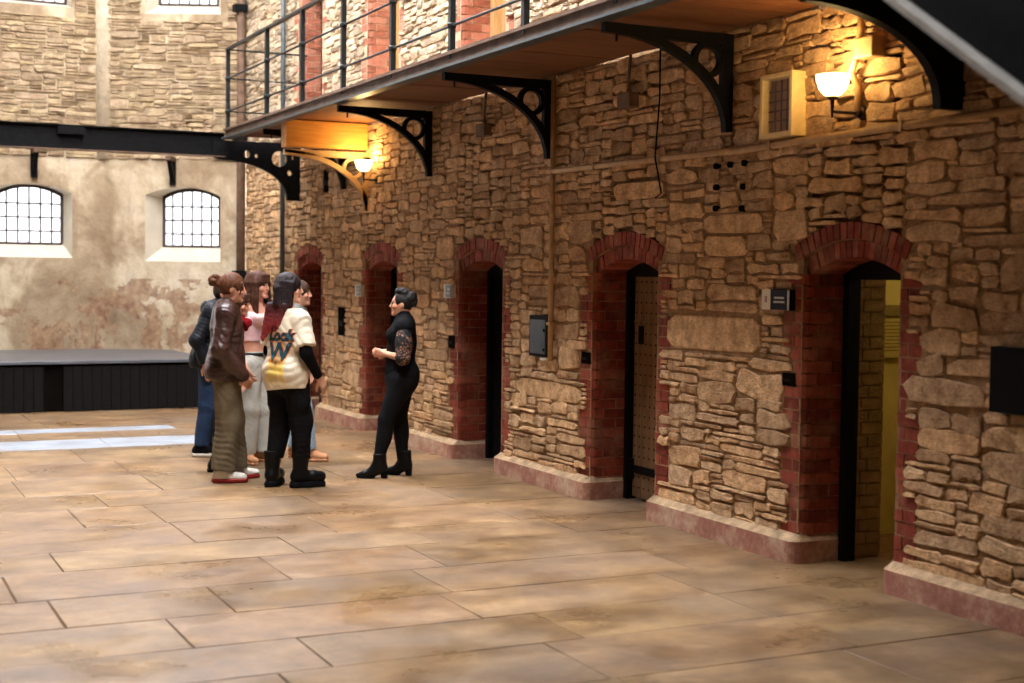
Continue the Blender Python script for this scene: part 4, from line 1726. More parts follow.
M['skin'] = tinted('skin', 0.5, 0.35, 0.1, 90)
t = NT('hair')
p = t.pos(True)
c = t.mix(0.8, t.attr(), t.ramp(t.noise(t.scaled(p, (1, 1, 0.16)), 90, 4), [(0.3, (0.45, 0.42, 0.4)), (0.7, (1.3, 1.28, 1.25))]), 'MULTIPLY')
t.bump(t.noise(t.scaled(p, (1, 1, 0.12)), 120, 3), 0.7, 0.006)
M['hair'] = t.set(c, 0.55, None, 0.22)
M['eye'] = simple('eye', (0.03, 0.02, 0.015), 0.15)
M['black_cotton'] = cloth('black_cotton', (0.0055, 0.0055, 0.0065), spec=0.08)
M['black_denim'] = cloth('black_denim', (0.0065, 0.0065, 0.0075), 0.8, spec=0.1)
M['black_leather'] = cloth('black_leather', (0.004, 0.004, 0.004), 0.42, 120, 0.4, 0.16)
M['brown_leather'] = cloth('dark_brown_leather', srgb(60, 36, 29), 0.36, 90, 1.0, 0.5, namp=0.35)
M['olive'] = cloth('olive_cotton', srgb(104, 92, 70), 0.9)
M['pale_denim'] = cloth('pale_grey_denim', srgb(186, 184, 172), 0.9)
M['light_denim'] = cloth('light_blue_denim', srgb(150, 172, 186), 0.9, namp=0.25)
M['blue_denim'] = cloth('dark_blue_denim', srgb(38, 58, 88), 0.9, namp=0.3)
M['pink_knit'] = cloth('pink_rib_knit', srgb(240, 196, 196), 0.9, 300)
M['charcoal'] = cloth('charcoal_wool', srgb(24, 24, 28), 0.95, spec=0.1)
M['navy_nylon'] = cloth('black_nylon', srgb(18, 20, 25), 0.55, spec=0.2)
M['tan_suede'] = cloth('tan_suede', srgb(196, 140, 100), 0.8)
M['red_suede'] = cloth('red_leather', srgb(150, 40, 34), 0.5)
M['white_rubber'] = cloth('white_rubber', srgb(226, 220, 208), 0.6)
M['red_scarf'] = cloth('red_scarf', srgb(134, 20, 26), 0.85, spec=0.1)
M['grey_sweat'] = cloth('grey_sweatshirt', srgb(120, 118, 112), 0.9)
M['belt'] = cloth('black_belt', (0.012, 0.011, 0.01), 0.4)
M['metal'] = simple('bright_metal', srgb(200, 196, 186), 0.3, 0.9)
M['blue_lining'] = cloth('blue_lining', srgb(58, 62, 140), 0.8)
# airbrushed T-shirt: faint drips of yellow and orange under the lettering
t = NT('cream_tshirt')
p = t.pos(True)
sep = t.n('ShaderNodeSeparateXYZ')
t.l(p, sep.inputs[0])
base = t.ramp(t.noise(p, 8, 4), [(0.3, srgb(222, 206, 178)), (0.7, srgb(240, 228, 204))])


def band(t, v, c, wd):
    """1 at v == c falling to 0 at distance wd"""
    d = t.math('ABSOLUTE', t.math('SUBTRACT', v, c))
    return t.math('MAXIMUM', t.math('SUBTRACT', 1.0, t.math('DIVIDE', d, wd)), 0.0)


wob = t.math('MULTIPLY', t.math('SUBTRACT', t.noise(p, 5, 3), 0.5), 0.10)
xw = t.math('ADD', sep.outputs[0], wob)
col = base
for cx, cz, wx, wz, cc, am in ((-0.03, 1.03, 0.045, 0.13, srgb(236, 150, 50), 1.0), (0.065, 1.05, 0.04, 0.14, srgb(226, 120, 40), 0.9), (0.02, 0.96, 0.05, 0.14, srgb(240, 206, 60), 1.1),
                               (0.085, 0.95, 0.035, 0.13, srgb(240, 200, 50), 1.0), (-0.045, 0.92, 0.03, 0.12, srgb(240, 214, 80), 0.9), (0.02, 1.02, 0.05, 0.05, srgb(120, 60, 40), 0.9)):
    k = t.math('MULTIPLY', t.math('MULTIPLY', band(t, xw, cx, wx), band(t, sep.outputs[2], cz, wz)), am * 1.3)
    k = t.math('MULTIPLY', t.math('MINIMUM', k, 0.9), t.math('LESS_THAN', sep.outputs[1], 0.0))
    col = t.mix(k, col, cc)
t.bump(t.math('ADD', t.noise(p, 14, 3), t.math('MULTIPLY', t.noise(p, 280, 2), 0.1)), 0.5, 0.012)
M['tee'] = t.set(col, 0.9, None, 0.2)
# black lace: holes show the skin
t = NT('black_lace')
p = t.pos(True)
vo = t.n('ShaderNodeTexVoronoi', feature='DISTANCE_TO_EDGE')
vo.inputs['Scale'].default_value = 42
t.l(p, vo.inputs['Vector'])
hol = t.math('MULTIPLY', t.math('GREATER_THAN', vo.outputs['Distance'], 0.16), t.math('GREATER_THAN', t.noise(p, 16, 3), 0.48))
t.bump(vo.outputs['Distance'], 0.4, 0.004)
M['lace'] = t.set(t.mix(hol, (0.012, 0.012, 0.013), srgb(150, 104, 80)), 0.7, None, 0.3)


def lerp(a, b, t):
    return np.array(a) * (1 - t) + np.array(b) * t


def skeleton(H, **over):
    s = H / 1.70
    J = dict(pelvis=(0, 0, .93), waist=(0, 0, 1.06), chest=(0, .012, 1.27), neck=(0, -.012, 1.435), head=(0, .03, 1.578),
             shL=(-.168, -.01, 1.385), shR=(.168, -.01, 1.385), elL=(-.215, -.03, 1.10), elR=(.215, -.03, 1.10), wrL=(-.225, .04, .87), wrR=(.225, .04, .87),
             hipL=(-.088, 0, .91), hipR=(.088, 0, .91), knL=(-.10, .025, .49), knR=(.10, .025, .49), anL=(-.105, -.02, .085), anR=(.105, -.02, .085))
    J = {k: np.array(v, float) * s for k, v in J.items()}
    for k, v in over.items():
        if k in J:
            J[k] = np.array(v, float)
    J['s'] = s
    J['hyaw'] = over.get('hyaw', 0.0)      # head turned to the figure's left (deg)
    J['hpitch'] = over.get('hpitch', 0.0)  # nod down (deg)
    J['toeL'], J['toeR'] = over.get('toeL', 0.0), over.get('toeR', 0.0)   # foot turned outwards
    return J


def head_frame(J):
    R = Matrix.Rotation(math.radians(J['hyaw']), 3, 'Z') @ Matrix.Rotation(-math.radians(J['hpitch']), 3, 'X')
    return np.array(R)


def H_(J, R, x, y, z):
    return J['head'] + R @ (np.array([x, y, z]) * J['s'])


def torso(f, J, inf=0.0, k=0.05, bust=0.0, hip=1.0):
    s = J['s']
    f.limb(J['pelvis'] - [0, 0, .02], J['waist'], (.158 * hip) * s + inf, .128 * s + inf, k, (1, .70, 1))
    f.limb(J['waist'], J['chest'], .128 * s + inf, .150 * s + inf, k, (1, .70, 1))
    f.limb(J['chest'], lerp(J['chest'], J['neck'], .55), .150 * s + inf, .115 * s + inf, k, (1, .66, 1))
    for sd in 'LR':
        f.limb(lerp(J['neck'], J['sh' + sd], .25) - [0, 0, .015], J['sh' + sd], .052 * s + inf * .8, .055 * s + inf, k)
        hp = J['hip' + sd]
        f.ball(hp + np.array([0, -.055 * s, .015]), np.array([.088, .085, .10]) * s + inf, k)
    if bust:
        for sd in (-1, 1):
            f.ball(J['chest'] + np.array([sd * .07, .085 + bust, .03]) * s, np.array([.062, .06, .065]) * s + inf, .03)


def arm(f, J, sd, r=(.05, .041, .028), k=0.03, upto=2.0, inf=0.0):
    s = J['s']
    a, b, c = J['sh' + sd], J['el' + sd], J['wr' + sd]
    r = [x * s + inf for x in r]
    if upto <= 1:
        f.limb(a, lerp(a, b, upto), r[0], r[0] + (r[1] - r[0]) * upto, k, flat=True)
    else:
        f.limb(a, b, r[0], r[1], k)
        t = upto - 1
        f.limb(b, lerp(b, c, t), r[1], r[1] + (r[2] - r[1]) * t, k, flat=upto < 2)


def leg(f, J, sd, r=(.088, .058, .036), k=0.03, upto=2.0, inf=0.0):
    s = J['s']
    a, b, c = J['hip' + sd], J['kn' + sd], J['an' + sd]
    r = [x * s + inf for x in r]
    f.limb(a - [0, 0, .03], b, r[0], r[1], k)
    t = upto - 1
    f.limb(b, lerp(b, c, t), r[1], r[1] + (r[2] - r[1]) * t, k, flat=upto < 2)


def hand(f, J, sd, fdir, palm, curl=0.5, s=1.0):
    """fdir: along the fingers, palm: direction the palm faces; five separate fingers"""
    w = J['wr' + sd]
    d = np.array(fdir, float)
    d /= np.linalg.norm(d)
    n = np.array(palm, float)
    n -= d * (n @ d)
    n /= np.linalg.norm(n)
    side = np.cross(n, d) * (1 if sd == 'R' else -1)     # towards the thumb
    kn = []
    for i, (o, L) in enumerate(((.027, .092), (.009, .095), (-.009, .09), (-.026, .082))):
        q = w + d * L * s + side * o * s
        f.limb(w + side * o * .55 * s, q, .017 * s, .0125 * s, .012)
        kn.append(q)
    for q, ln in zip(kn, (.040, .045, .041, .032)):
        p, ang = q, 0.0
        for j, (fr, rr) in enumerate(((1, .0092), (.68, .0085), (.55, .0078))):
            ang += curl * (0.7 if j == 0 else 1.0)
            v = d * math.cos(ang) + n * math.sin(ang)
            e = p + v * ln * fr * s
            f.limb(p, e, rr * s, (rr - .0008) * s, .003)
            p = e
    p = w + d * .03 * s + side * .024 * s
    v1 = d * .62 + side * .62 + n * .35
    e = p + v1 * .042 * s
    f.limb(p, e, .0145 * s, .0115 * s, .01)
    v2 = d * .85 + side * .2 + n * .5
    e2 = e + v2 * .034 * s
    f.limb(e, e2, .0108 * s, .0095 * s, .004)
    f.limb(e2, e2 + (d * .85 + n * .5) * .022 * s, .0095 * s, .008 * s, .004)


def foot_dir(J, sd):
    a = math.radians(J['toe' + sd]) * (-1 if sd == 'R' else 1)
    return np.array([-math.sin(a), math.cos(a), 0.0])


def build_body(root, J, skin, hands, h=0.0065, face=1.0):
    lo = np.min([v for k, v in J.items() if isinstance(v, np.ndarray)], 0) - [.2, .22, .12]
    hi = np.max([v for k, v in J.items() if isinstance(v, np.ndarray)], 0) + [.2, .24, .16]
    lo[2] = 0.0
    f = Field(lo, hi, h)
    s = J['s']
    torso(f, J, -.012)
    for sd in 'LR':
        arm(f, J, sd, (.046, .038, .026))
        leg(f, J, sd, (.078, .052, .034))
        f.ball(lerp(J['kn' + sd], J['an' + sd], .3) - np.array([0, .02 * s, 0]), np.array([.045, .045, .10]) * s, .03)
        d = foot_dir(J, sd)
        an = J['an' + sd]
        up = an[2] - .085 * s
        tz = .044 + (.05 if up > .03 and an[2] > .118 else 0)
        f.limb(an, [*(an + d * .05)[:2], tz + .01], .033 * s, .028 * s, .03)
        f.limb([*(an - d * .02)[:2], .06 + up], [*(an + d * .10)[:2], tz], .026 * s, .014 * s, .02)
        if sd in hands:
            hand(f, J, sd, *hands[sd], s=s)
    R = head_frame(J)
    P = lambda x, y, z: H_(J, R, x, y, z)
    b = lambda c, r, k, op='add': f.ball(P(*c), np.array(r) * s, k * s, R, op)
    b((0, -.012, .028), (.073, .093, .092), .02)
    b((0, .022, -.04), (.055, .066, .074), .03)
    f.limb(P(-.014, .074, -.087), P(.014, .074, -.087), .0185 * s, .0185 * s, .018)
    f.limb(P(-.032, .071, .036), P(.032, .071, .036), .013 * s, .013 * s, .015)
    for sx in (-1, 1):
        b((sx * .031, .093, .013), (.014, .012, .009), .01, 'cut')
        b((sx * .04, .06, -.02), (.022, .022, .022), .02)
        b((sx * .074, -.012, -.005), (.009, .02, .031), .006)
    f.limb(P(0, .084, .024), P(0, .106, -.017), .0075 * s, .0095 * s, .007)
    for sx in (-1, 1):
        f.limb(P(sx * .008, .09, -.025), P(sx * .009, .092, -.025), .008 * s, .008 * s, .006)
    f.limb(P(-.016, .088, -.047), P(.016, .088, -.047), .0068 * s, .0068 * s, .005)
    f.limb(P(-.013, .086, -.060), P(.013, .086, -.060), .0078 * s, .0078 * s, .005)
    f.limb(J['neck'] - [0, 0, .05], P(0, -.02, -.055), .056 * s, .048 * s, .03)
    lips, brow = [P(0, .09, -.055)], [P(-.031, .085, .036), P(.031, .085, .036)]

    def colour(V):
        c = np.tile(np.array(skin, np.float32), (len(V), 1))
        L = (V - J['head']) @ R / s
        m = (np.abs(L[:, 0]) < .024) & (L[:, 1] > .07) & (np.abs(L[:, 2] + .055) < .011)
        c[m] = np.array(skin) * [.82, .5, .5]
        m = (np.abs(np.abs(L[:, 0]) - .031) < .02) & (L[:, 1] > .06) & (np.abs(L[:, 2] - .034) < .005)
        c[m] = np.array(skin) * .25
        m = (np.abs(np.abs(L[:, 0]) - .05) < .025) & (L[:, 1] > .03) & (np.abs(L[:, 2] + .02) < .025)
        c[m] *= np.array([1.0, .9, .88])
        return c
    field_mesh(f, 'body', M['skin'], root, colour)
    for sx in (-1, 1):
        m = MB()
        m.lathe([(0.0, -.0095), (.0067, -.0067), (.0095, 0), (.0067, .0067), (0, .0095)], (0, 0, 0), 10)
        o = m.build('eye', M['eye'], root, smooth=True)
        o.location = P(sx * .031, .079, .013)
    return f


def bounds(J, pad=.16):
    A = [v for v in J.values() if isinstance(v, np.ndarray)]
    lo, hi = np.min(A, 0) - pad, np.max(A, 0) + pad
    lo[2] = 0.0
    return lo, hi


def folds(amp, f1=95, f2=70, vert=0.35, seed=0.0):
    def fn(X, Y, Z):
        w1 = np.sin(f1 * (.55 * X + .45 * Y + vert * Z) + 2.6 * np.sin(13 * Z + seed + 9 * X))
        w2 = np.sin(f2 * (Z * 1.1 - .5 * X + .6 * Y) + 2.2 * np.sin(15 * Y + 11 * X + seed))
        w3 = np.sin(24 * (X - Y) + 17 * Z + seed * 2)
        m = .5 + .5 * np.sin(8.5 * Z + 6 * X + 2 * seed + 1.5 * np.sin(7 * Y))
        return amp * (-np.abs(w1) * .9 * m - np.abs(w2) * .9 * (1 - m) + .6 * w3 + .5)
    return fn


def garment(root, name, mat, J, build, h=0.009, amp=0.003, cutfn=None, colour=None, seed=0.0, fr=(95, 70)):
    lo, hi = bounds(J)
    f = Field(lo, hi, h)
    build(f)
    if amp:
        f.disp(folds(amp, fr[0], fr[1], seed=seed))
    if cutfn:
        f.cut(cutfn)
    # crop the empty part of the grid
    nz = np.argwhere(f.D < 0.03)
    a, b = np.maximum(nz.min(0) - 2, 0), nz.max(0) + 3
    f.lo = f.lo + a * f.h
    f.D = f.D[a[0]:b[0], a[1]:b[1], a[2]:b[2]]
    return field_mesh(f, name, mat, root, colour)


def shoe(root, J, sd, mat, sole_mat, kind, name='shoe'):
    s = J['s']
    d = foot_dir(J, sd)
    an = J['an' + sd]
    lift = 0.0
    lo, hi = an - [.28, .28, .2], an + [.28, .28, .36]
    lo[2] = -0.02
    f = Field(lo, hi, .0065)
    p = lambda y, z, x=0: np.array([*(an + d * y * s + np.array([d[1], -d[0], 0]) * x)[:2], z + lift])
    so = {'sneaker': .03, 'boot': .05, 'heel': .012, 'shoe': .022}[kind]
    if kind == 'heel':
        f.limb(p(-.045, .088), p(.03, .066), .036, .038, .02)
        f.limb(p(.03, .062), p(.125, .036), .038, .032, .02)
        f.limb(p(.12, .034), p(.185, .026), .031, .019, .02)
        f.limb(p(-.03, .09), p(-.012, .215), .048, .058, .03, flat=True)
        f.limb(p(.05, .06), p(.0, .14), .036, .045, .03)
    elif kind == 'boot':
        f.limb(p(-.04, .09), p(.10, .085), .05, .049, .02)
        f.limb(p(.10, .085), p(.165, .082), .05, .046, .02)
        f.limb(p(-.01, .10), an + [0, -.0, .17], .056, .072, .03, flat=True)
    else:
        f.limb(p(-.045, .055), p(.06, .055), .042, .045, .02)
        f.limb(p(.06, .05), p(.165, .042), .045, .034, .02)
        f.limb(p(-.03, .07), p(-.01, .12), .044, .048, .02)
        f.limb(p(.06, .06), p(.01, .10), .040, .044, .02)
    f.cut(lambda X, Y, Z: (so + lift) - Z)
    o = field_mesh(f, name, mat, root)
    g = Field(lo, hi, .0065)
    w = {'sneaker': .05, 'boot': .058, 'heel': .036, 'shoe': .046}[kind]
    q = 1.0
    if kind != 'heel':
        g.limb(p(-.045, .02), p(.06, .02), w * .9, w, .01)
    g.limb(p(.06, .02), p(.165, .02), w, w * .78, .02)
    ztop = so + .004 + lift
    if kind == 'heel':
        g.cut(lambda X, Y, Z: np.maximum(Z - (ztop + .0), lift + .001 - Z))
        e = Field(lo, hi, .0065)
        e.limb(p(-.052, .07), p(-.055, .01), .034, .027, 0)
        e.cut(lambda X, Y, Z: np.maximum(Z - .075 - lift, lift + .001 - Z))
        field_mesh(e, 'heel', sole_mat, o)
    else:
        g.cut(lambda X, Y, Z: np.maximum(Z - ztop, lift + .001 - Z))
    field_mesh(g, 'sole', sole_mat, o)
    return o


def place(px_xy, phi):
    f = math.cos(math.radians(phi)) * ER + math.sin(math.radians(phi)) * EA
    return (px_xy[0], px_xy[1], 0), math.atan2(-f[0], f[1])


def hair_field(J, h=.006, below=.5):
    R = head_frame(J)
    c = J['head']
    f = Field(c - [.26, .26, below], c + [.26, .26, .24], h)
    return f, R


def hair_cap(f, J, R, inf=.014, face=True, hairline=.05):
    s = J['s']
    f.ball(H_(J, R, 0, -.014, .03), (np.array([.073, .093, .092]) + inf) * s, .01, R)
    if face:
        f.ball(H_(J, R, 0, .085, -.045), np.array([.068, .085, .045 + hairline]) * s, .012, R, 'cut')
        for sx in (-1, 1):
            f.ball(H_(J, R, sx * .088, .012, -.035), np.array([.035, .035, .052]) * s, .012, R, 'cut')
        f.ball(H_(J, R, 0, .0, -.13), np.array([.09, .1, .08]) * s, .01, R, 'cut')


def strands(amp=.0035, n=150):
    n = n * 2.4

    def fn(X, Y, Z):
        return amp * np.sin(n * X + 9 * np.sin(22 * Z)) * np.sin(n * .8 * Y + 7 * np.sin(19 * Z + 2))
    return fn


SKIN = srgb(222, 168, 138)

# ---------------------------------------------------------------- the guide in black
loc, rz = place((-0.953, 11.333), 182)
g = thing('person', 'woman in black high-necked top and tight trousers talking with hands clasped', 'person', loc, None, rz)
J = skeleton(1.58, pelvis=(0, -.03, .89), waist=(0, -.02, 1.03), chest=(0, -.03, 1.19), neck=(0, -.05, 1.345), head=(0, -.02, 1.478),
             shL=(-.158, -.05, 1.295), shR=(.158, -.045, 1.295), elL=(-.215, -.045, 1.035), elR=(.21, -.05, 1.04), wrL=(-.055, .115, 1.06), wrR=(.055, .11, 1.065),
             hipL=(-.085, -.03, .865), hipR=(.085, -.03, .865), knL=(-.085, .10, .50), knR=(.09, .0, .50), anL=(-.09, .165, .115), anR=(.10, -.04, .115), hyaw=-4, hpitch=0, toeR=18)
build_body(g, J, srgb(214, 158, 126), {'L': ((.6, .9, .15), (.8, -.6, .1), .35), 'R': ((-.45, .9, -.1), (-.8, -.5, .35), .6)}, h=.0055)


def b_(f):
    torso(f, J, .014, bust=-.012, hip=1.02, k=.07)
    f.limb(J['waist'] + [0, .02, .02], J['pelvis'] + [0, .03, .02], .10, .12, .06)
    f.limb(J['neck'] - [0, 0, .04], H_(J, head_frame(J), 0, -.015, -.085), .064, .054, .03)


garment(g, 'top', M['black_cotton'], J, b_, amp=.0022, cutfn=lambda X, Y, Z: .86 - Z)
for sd in 'LR':
    garment(g, 'sleeve', M['lace'], J, lambda f: (arm(f, J, sd, (.062, .064, .05), upto=1.12), f.ball(lerp(J['sh' + sd], J['el' + sd], .55), (.068, .07, .10), .04)), h=.008, amp=.003)
    garment(g, 'cuff', M['black_cotton'], J, lambda f: f.limb(lerp(J['el' + sd], J['wr' + sd], .08), lerp(J['el' + sd], J['wr' + sd], .2), .058, .054, .01, flat=True), h=.008, amp=0)


def b_(f):
    f.limb(J['pelvis'] + [0, .01, .06], J['pelvis'] - [0, -.01, .05], .15, .168, .05, (1, .84, 1))
    for sd in 'LR':
        f.ball(J['hip' + sd] + np.array([0, -.05, .0]), (.094, .096, .125), .05)
        leg(f, J, sd, (.116, .072, .05))
        f.ball(lerp(J['kn' + sd], J['an' + sd], .3) - np.array([0, .018, 0]), (.05, .052, .11), .04)


garment(g, 'trousers', M['black_denim'], J, b_, amp=.0018, cutfn=lambda X, Y, Z: Z - .965, fr=(120, 90))
for sd in 'LR':
    shoe(g, J, sd, M['black_leather'], M['black_cotton'], 'heel', 'ankle_boot')
m = MB()
m.lathe([(0, 0), (.012, .002), (.012, .006), (0, .008)], (0, 0, 0), 10)
o = m.build('badge', M['metal'], g)
o.location, o.rotation_euler = J['chest'] + np.array([-.07, .115, .06]), (-1.3, 0, .2)
f, R = hair_field(J)
hair_cap(f, J, R, .008, hairline=.10)
s = J['s']
rr = np.random.RandomState(3)
for i in range(60):            # piled curls on top, swept up from the forehead
    th, ph = rr.uniform(0, 2 * math.pi), rr.uniform(0, 1) ** .6
    x, y = .055 * ph * math.cos(th), -.012 + .058 * ph * math.sin(th)
    z = .102 + .034 * (1 - ph) + (.014 if y > .0 else 0) + rr.uniform(-.006, .008)
    f.ball(H_(J, R, x, y, z), np.array([.019, .021, .018]) * rr.uniform(.8, 1.15), .012, R)
for i in range(46):
    a_ = rr.uniform(-1, 1)
    f.ball(H_(J, R, .075 * math.sin(a_), -.03 - .085 * math.cos(a_) + rr.uniform(-.008, .006), rr.uniform(.0, .10)), np.array([.02, .02, .02]) * rr.uniform(.8, 1.15), .012, R)
f.disp(strands(.002, 120))
field_mesh(f, 'hair', M['hair'], g, lambda V: np.tile(np.array([.016, .014, .014]), (len(V), 1)))
for sx in (-1, 1):
    m = MB()
    m.tube([(0, 0, 0), (0, 0, -.022)], .004, 6)
    o = m.build('earring', M['metal'], g)
    o.location = H_(J, R, sx * .079, -.008, -.035)

# ---------------------------------------------------------------- brown leather jacket
loc, rz = place((-2.36, 11.66), 12)
g = thing('person', 'person with a hair bun in a brown leather jacket and olive trousers', 'person', loc, None, rz)
J = skeleton(1.72, chest=(0, .0, 1.27), neck=(0, .0, 1.445), head=(0, .05, 1.60), hyaw=2, hpitch=7, elR=(.235, -.05, 1.11), wrR=(.20, .12, .90), elL=(-.235, -.05, 1.10), wrL=(-.245, -.04, .85),
             knL=(-.10, .05, .49), anL=(-.11, .08, .085), knR=(.10, .015, .49), anR=(.115, -.03, .085), toeR=4, toeL=8)
build_body(g, J, srgb(214, 156, 126), {'L': ((0, .1, -1), (1, 0, 0), .35), 'R': ((-.3, .5, -.7), (-1, 0, 0), .5)})


def b_(f):
    torso(f, J, .030, k=.06)
    f.limb(J['pelvis'] + [0, .0, .05], J['pelvis'] - [0, .0, .06], .19, .20, .06, (1, .78, 1))
    for sd in 'LR':
        arm(f, J, sd, (.078, .070, .062), upto=2.0)
    f.limb(J['neck'] + np.array([-.05, -.03, -.035]), J['neck'] + np.array([.05, -.03, -.035]), .058, .058, .03)


garment(g, 'jacket', M['brown_leather'], J, b_, amp=.0075, cutfn=lambda X, Y, Z: .83 - Z - .03 * np.sin(7 * Y), seed=1.3)
garment(g, 'jacket_collar', M['brown_leather'], J, lambda f: (f.limb(J['neck'] + np.array([-.075, -.03, .0]), J['neck'] + np.array([.075, -.03, .0]), .045, .045, .02), f.limb(J['neck'] + np.array([.07, -.02, 0]), J['neck'] + np.array([.06, .10, -.11]), .035, .02, .02),
        f.limb(J['neck'] + np.array([-.07, -.02, 0]), J['neck'] + np.array([-.06, .10, -.11]), .035, .02, .02)), amp=.002)
garment(g, 'jacket_lining', M['blue_lining'], J, lambda f: f.limb((-.20, -.02, .87), (-.21, -.05, .80), .03, .02, .02, (.6, 1, 1)), amp=.001)


def b_(f):
    f.limb(J['pelvis'] + [0, 0, .06], J['pelvis'] - [0, .0, .04], .15, .165, .05, (1, .75, 1))
    for sd in 'LR':
        leg(f, J, sd, (.112, .100, .098), upto=1.96)


garment(g, 'trousers', M['olive'], J, b_, amp=.007, fr=(62, 58), seed=.6, cutfn=lambda X, Y, Z: .055 - Z)
for sd in 'LR':
    shoe(g, J, sd, M['white_rubber'], M['red_suede'], 'sneaker', 'sneaker')
f, R = hair_field(J)
hair_cap(f, J, R, .014, hairline=.08)
for i in range(16):
    v = rr.normal(size=3)
    v /= np.linalg.norm(v)
    f.ball(H_(J, R, v[0] * .035, -.142 + v[1] * .032, .045 + v[2] * .038), np.array([.030, .030, .028]), .006, R)
f.limb(H_(J, R, 0, -.08, .04), H_(J, R, 0, -.13, .045), .05, .045, .015)
f.limb(H_(J, R, .062, .066, .05), H_(J, R, .066, .06, -.04), .012, .005, .01)
f.disp(strands(.003, 130))
field_mesh(f, 'hair', M['hair'], g, lambda V: np.tile(np.array(srgb(98, 60, 38)), (len(V), 1)))

# ---------------------------------------------------------------- pink top, open cardigan, pale jeans
loc, rz = place((-1.83, 12.66), -36)
g = thing('person', 'person with long brown hair in a pink top, open dark cardigan and pale jeans', 'person', loc, None, rz)
J = skeleton(1.735, hyaw=10, hpitch=2, elL=(-.195, -.03, 1.12), wrL=(-.15, .12, .95), elR=(.235, -.03, 1.12), wrR=(.22, .08, .90), toeL=10, toeR=14)
build_body(g, J, srgb(218, 160, 134), {'L': ((.2, .5, -.8), (1, 0, 0), .5), 'R': ((-.1, .5, -.8), (-1, 0, 0), .5)})


def b_(f):
    torso(f, J, .003, bust=.012)
    arm(f, J, 'R', (.056, .05, .042), upto=1.9)


garment(g, 'pink_top', M['pink_knit'], J, b_, amp=.0015, cutfn=lambda X, Y, Z: np.maximum(1.115 - Z, Z - (1.40 - .35 * np.maximum(Y, 0))))


def b_(f):
    torso(f, J, .020, k=.06)
    f.limb(J['pelvis'] + [0, -.01, .1], J['pelvis'] - [0, .01, .05], .17, .18, .06, (1, .75, 1))
    for sd in 'LR':
        arm(f, J, sd, (.07, .06, .048), upto=1.95)
    f.limb((.35, .05, 1.5), (.35, .05, .5), .30, .30, .01, (1, 1, 1), 'cut')
    # worn open: the front is cut away
    f.limb((0, .16, 1.50), (.0, .20, .6), .095, .12, .01, (1, 1.4, 1), 'cut')


garment(g, 'cardigan', M['charcoal'], J, b_, amp=.004, cutfn=lambda X, Y, Z: .80 - Z)


def b_(f):
    f.limb(J['pelvis'] + [0, 0, .08], J['pelvis'] - [0, .0, .04], .142, .162, .05, (1, .74, 1))
    for sd in 'LR':
        leg(f, J, sd, (.108, .092, .092), upto=1.97)


garment(g, 'jeans', M['pale_denim'], J, b_, amp=.005, fr=(66, 60), cutfn=lambda X, Y, Z: np.maximum(Z - 1.02, .05 - Z))
garment(g, 'belt', M['belt'], J, lambda f: f.limb(J['pelvis'] + [0, 0, .09], J['pelvis'] + [0, 0, .04], .152, .158, .02, (1, .75, 1)), amp=0, cutfn=lambda X, Y, Z: np.maximum(Z - 1.012, .975 - Z))
m = MB()
m.box(-.025, .025, .118, .13, .972, 1.016)
m.build('buckle', M['metal'], g)
for sd in 'LR':
    shoe(g, J, sd, M['tan_suede'], M['tan_suede'], 'shoe', 'shoe')
f, R = hair_field(J, below=.42)
hair_cap(f, J, R, .017, hairline=.036)
for sx in (-1, 1):
    for i in range(5):
        y = .035 - i * .028
        f.limb(H_(J, R, sx * .055, y * .7, .095), H_(J, R, sx * .084, y, .03), .018, .022, .03)
        f.limb(H_(J, R, sx * .084, y, .03), H_(J, R, sx * (.090 + .008 * (i % 2)), y + .012, -.10), .022, .022, .01)
        f.limb(H_(J, R, sx * .092, y + .012, -.10), H_(J, R, sx * (.085), y + .02, -.27 + .02 * i), .024, .012, .01)
for i in range(7):
    f.limb(H_(J, R, (-.06 + i * .02) * .7, -.07, .075), H_(J, R, -.06 + i * .02, -.095, .0), .026, .028, .03)
    f.limb(H_(J, R, -.06 + i * .02, -.095, .0), H_(J, R, -.065 + i * .0215, -.10, -.20 - .03 * math.sin(i * 1.9)), .028, .014, .012)
for i in range(9):
    x = -.052 + i * .013
    f.limb(H_(J, R, x * .8, .075, .10), H_(J, R, x, .096 - abs(x) * .35, .036), .013, .008, .006)
f.disp(strands(.004, 110))
field_mesh(f, 'hair', M['hair'], g, lambda V: np.tile(np.array(srgb(78, 48, 34)), (len(V), 1)))

# ---------------------------------------------------------------- printed T-shirt, dyed hair
loc, rz = place((-2.00, 11.12), 55)
g = thing('person', 'person with long dark red-tipped hair in a printed cream T-shirt and black trousers', 'person', loc, None, rz)
J = skeleton(1.70, head=(0, .02, 1.605), neck=(0, -.012, 1.44), chest=(0, .01, 1.26), waist=(0, 0, 1.07), pelvis=(0, 0, .95), shL=(-.160, -.01, 1.365), shR=(.160, -.01, 1.365),
             hipL=(-.088, 0, .93), hipR=(.088, 0, .93), hyaw=-46, hpitch=3, elR=(.235, -.03, 1.10), wrR=(.245, .11, .90), elL=(-.215, .02, 1.10), wrL=(-.15, .17, .95),
             knL=(-.105, .04, .54), anL=(-.13, -.03, .12), knR=(.10, .06, .54), anR=(.10, .06, .12), toeL=25, toeR=28)
build_body(g, J, srgb(226, 176, 150), {'R': ((.05, .55, -.8), (-1, 0, .1), .45), 'L': ((.3, .6, -.5), (1, 0, 0), .5)})


def b_(f):
    torso(f, J, .018, k=.05)
    f.limb(J['chest'], J['pelvis'] - [0, 0, .16], .168, .188, .05, (1, .72, 1))
    for sd in 'LR':
        arm(f, J, sd, (.066, .088, .09), upto=.80, k=.03)


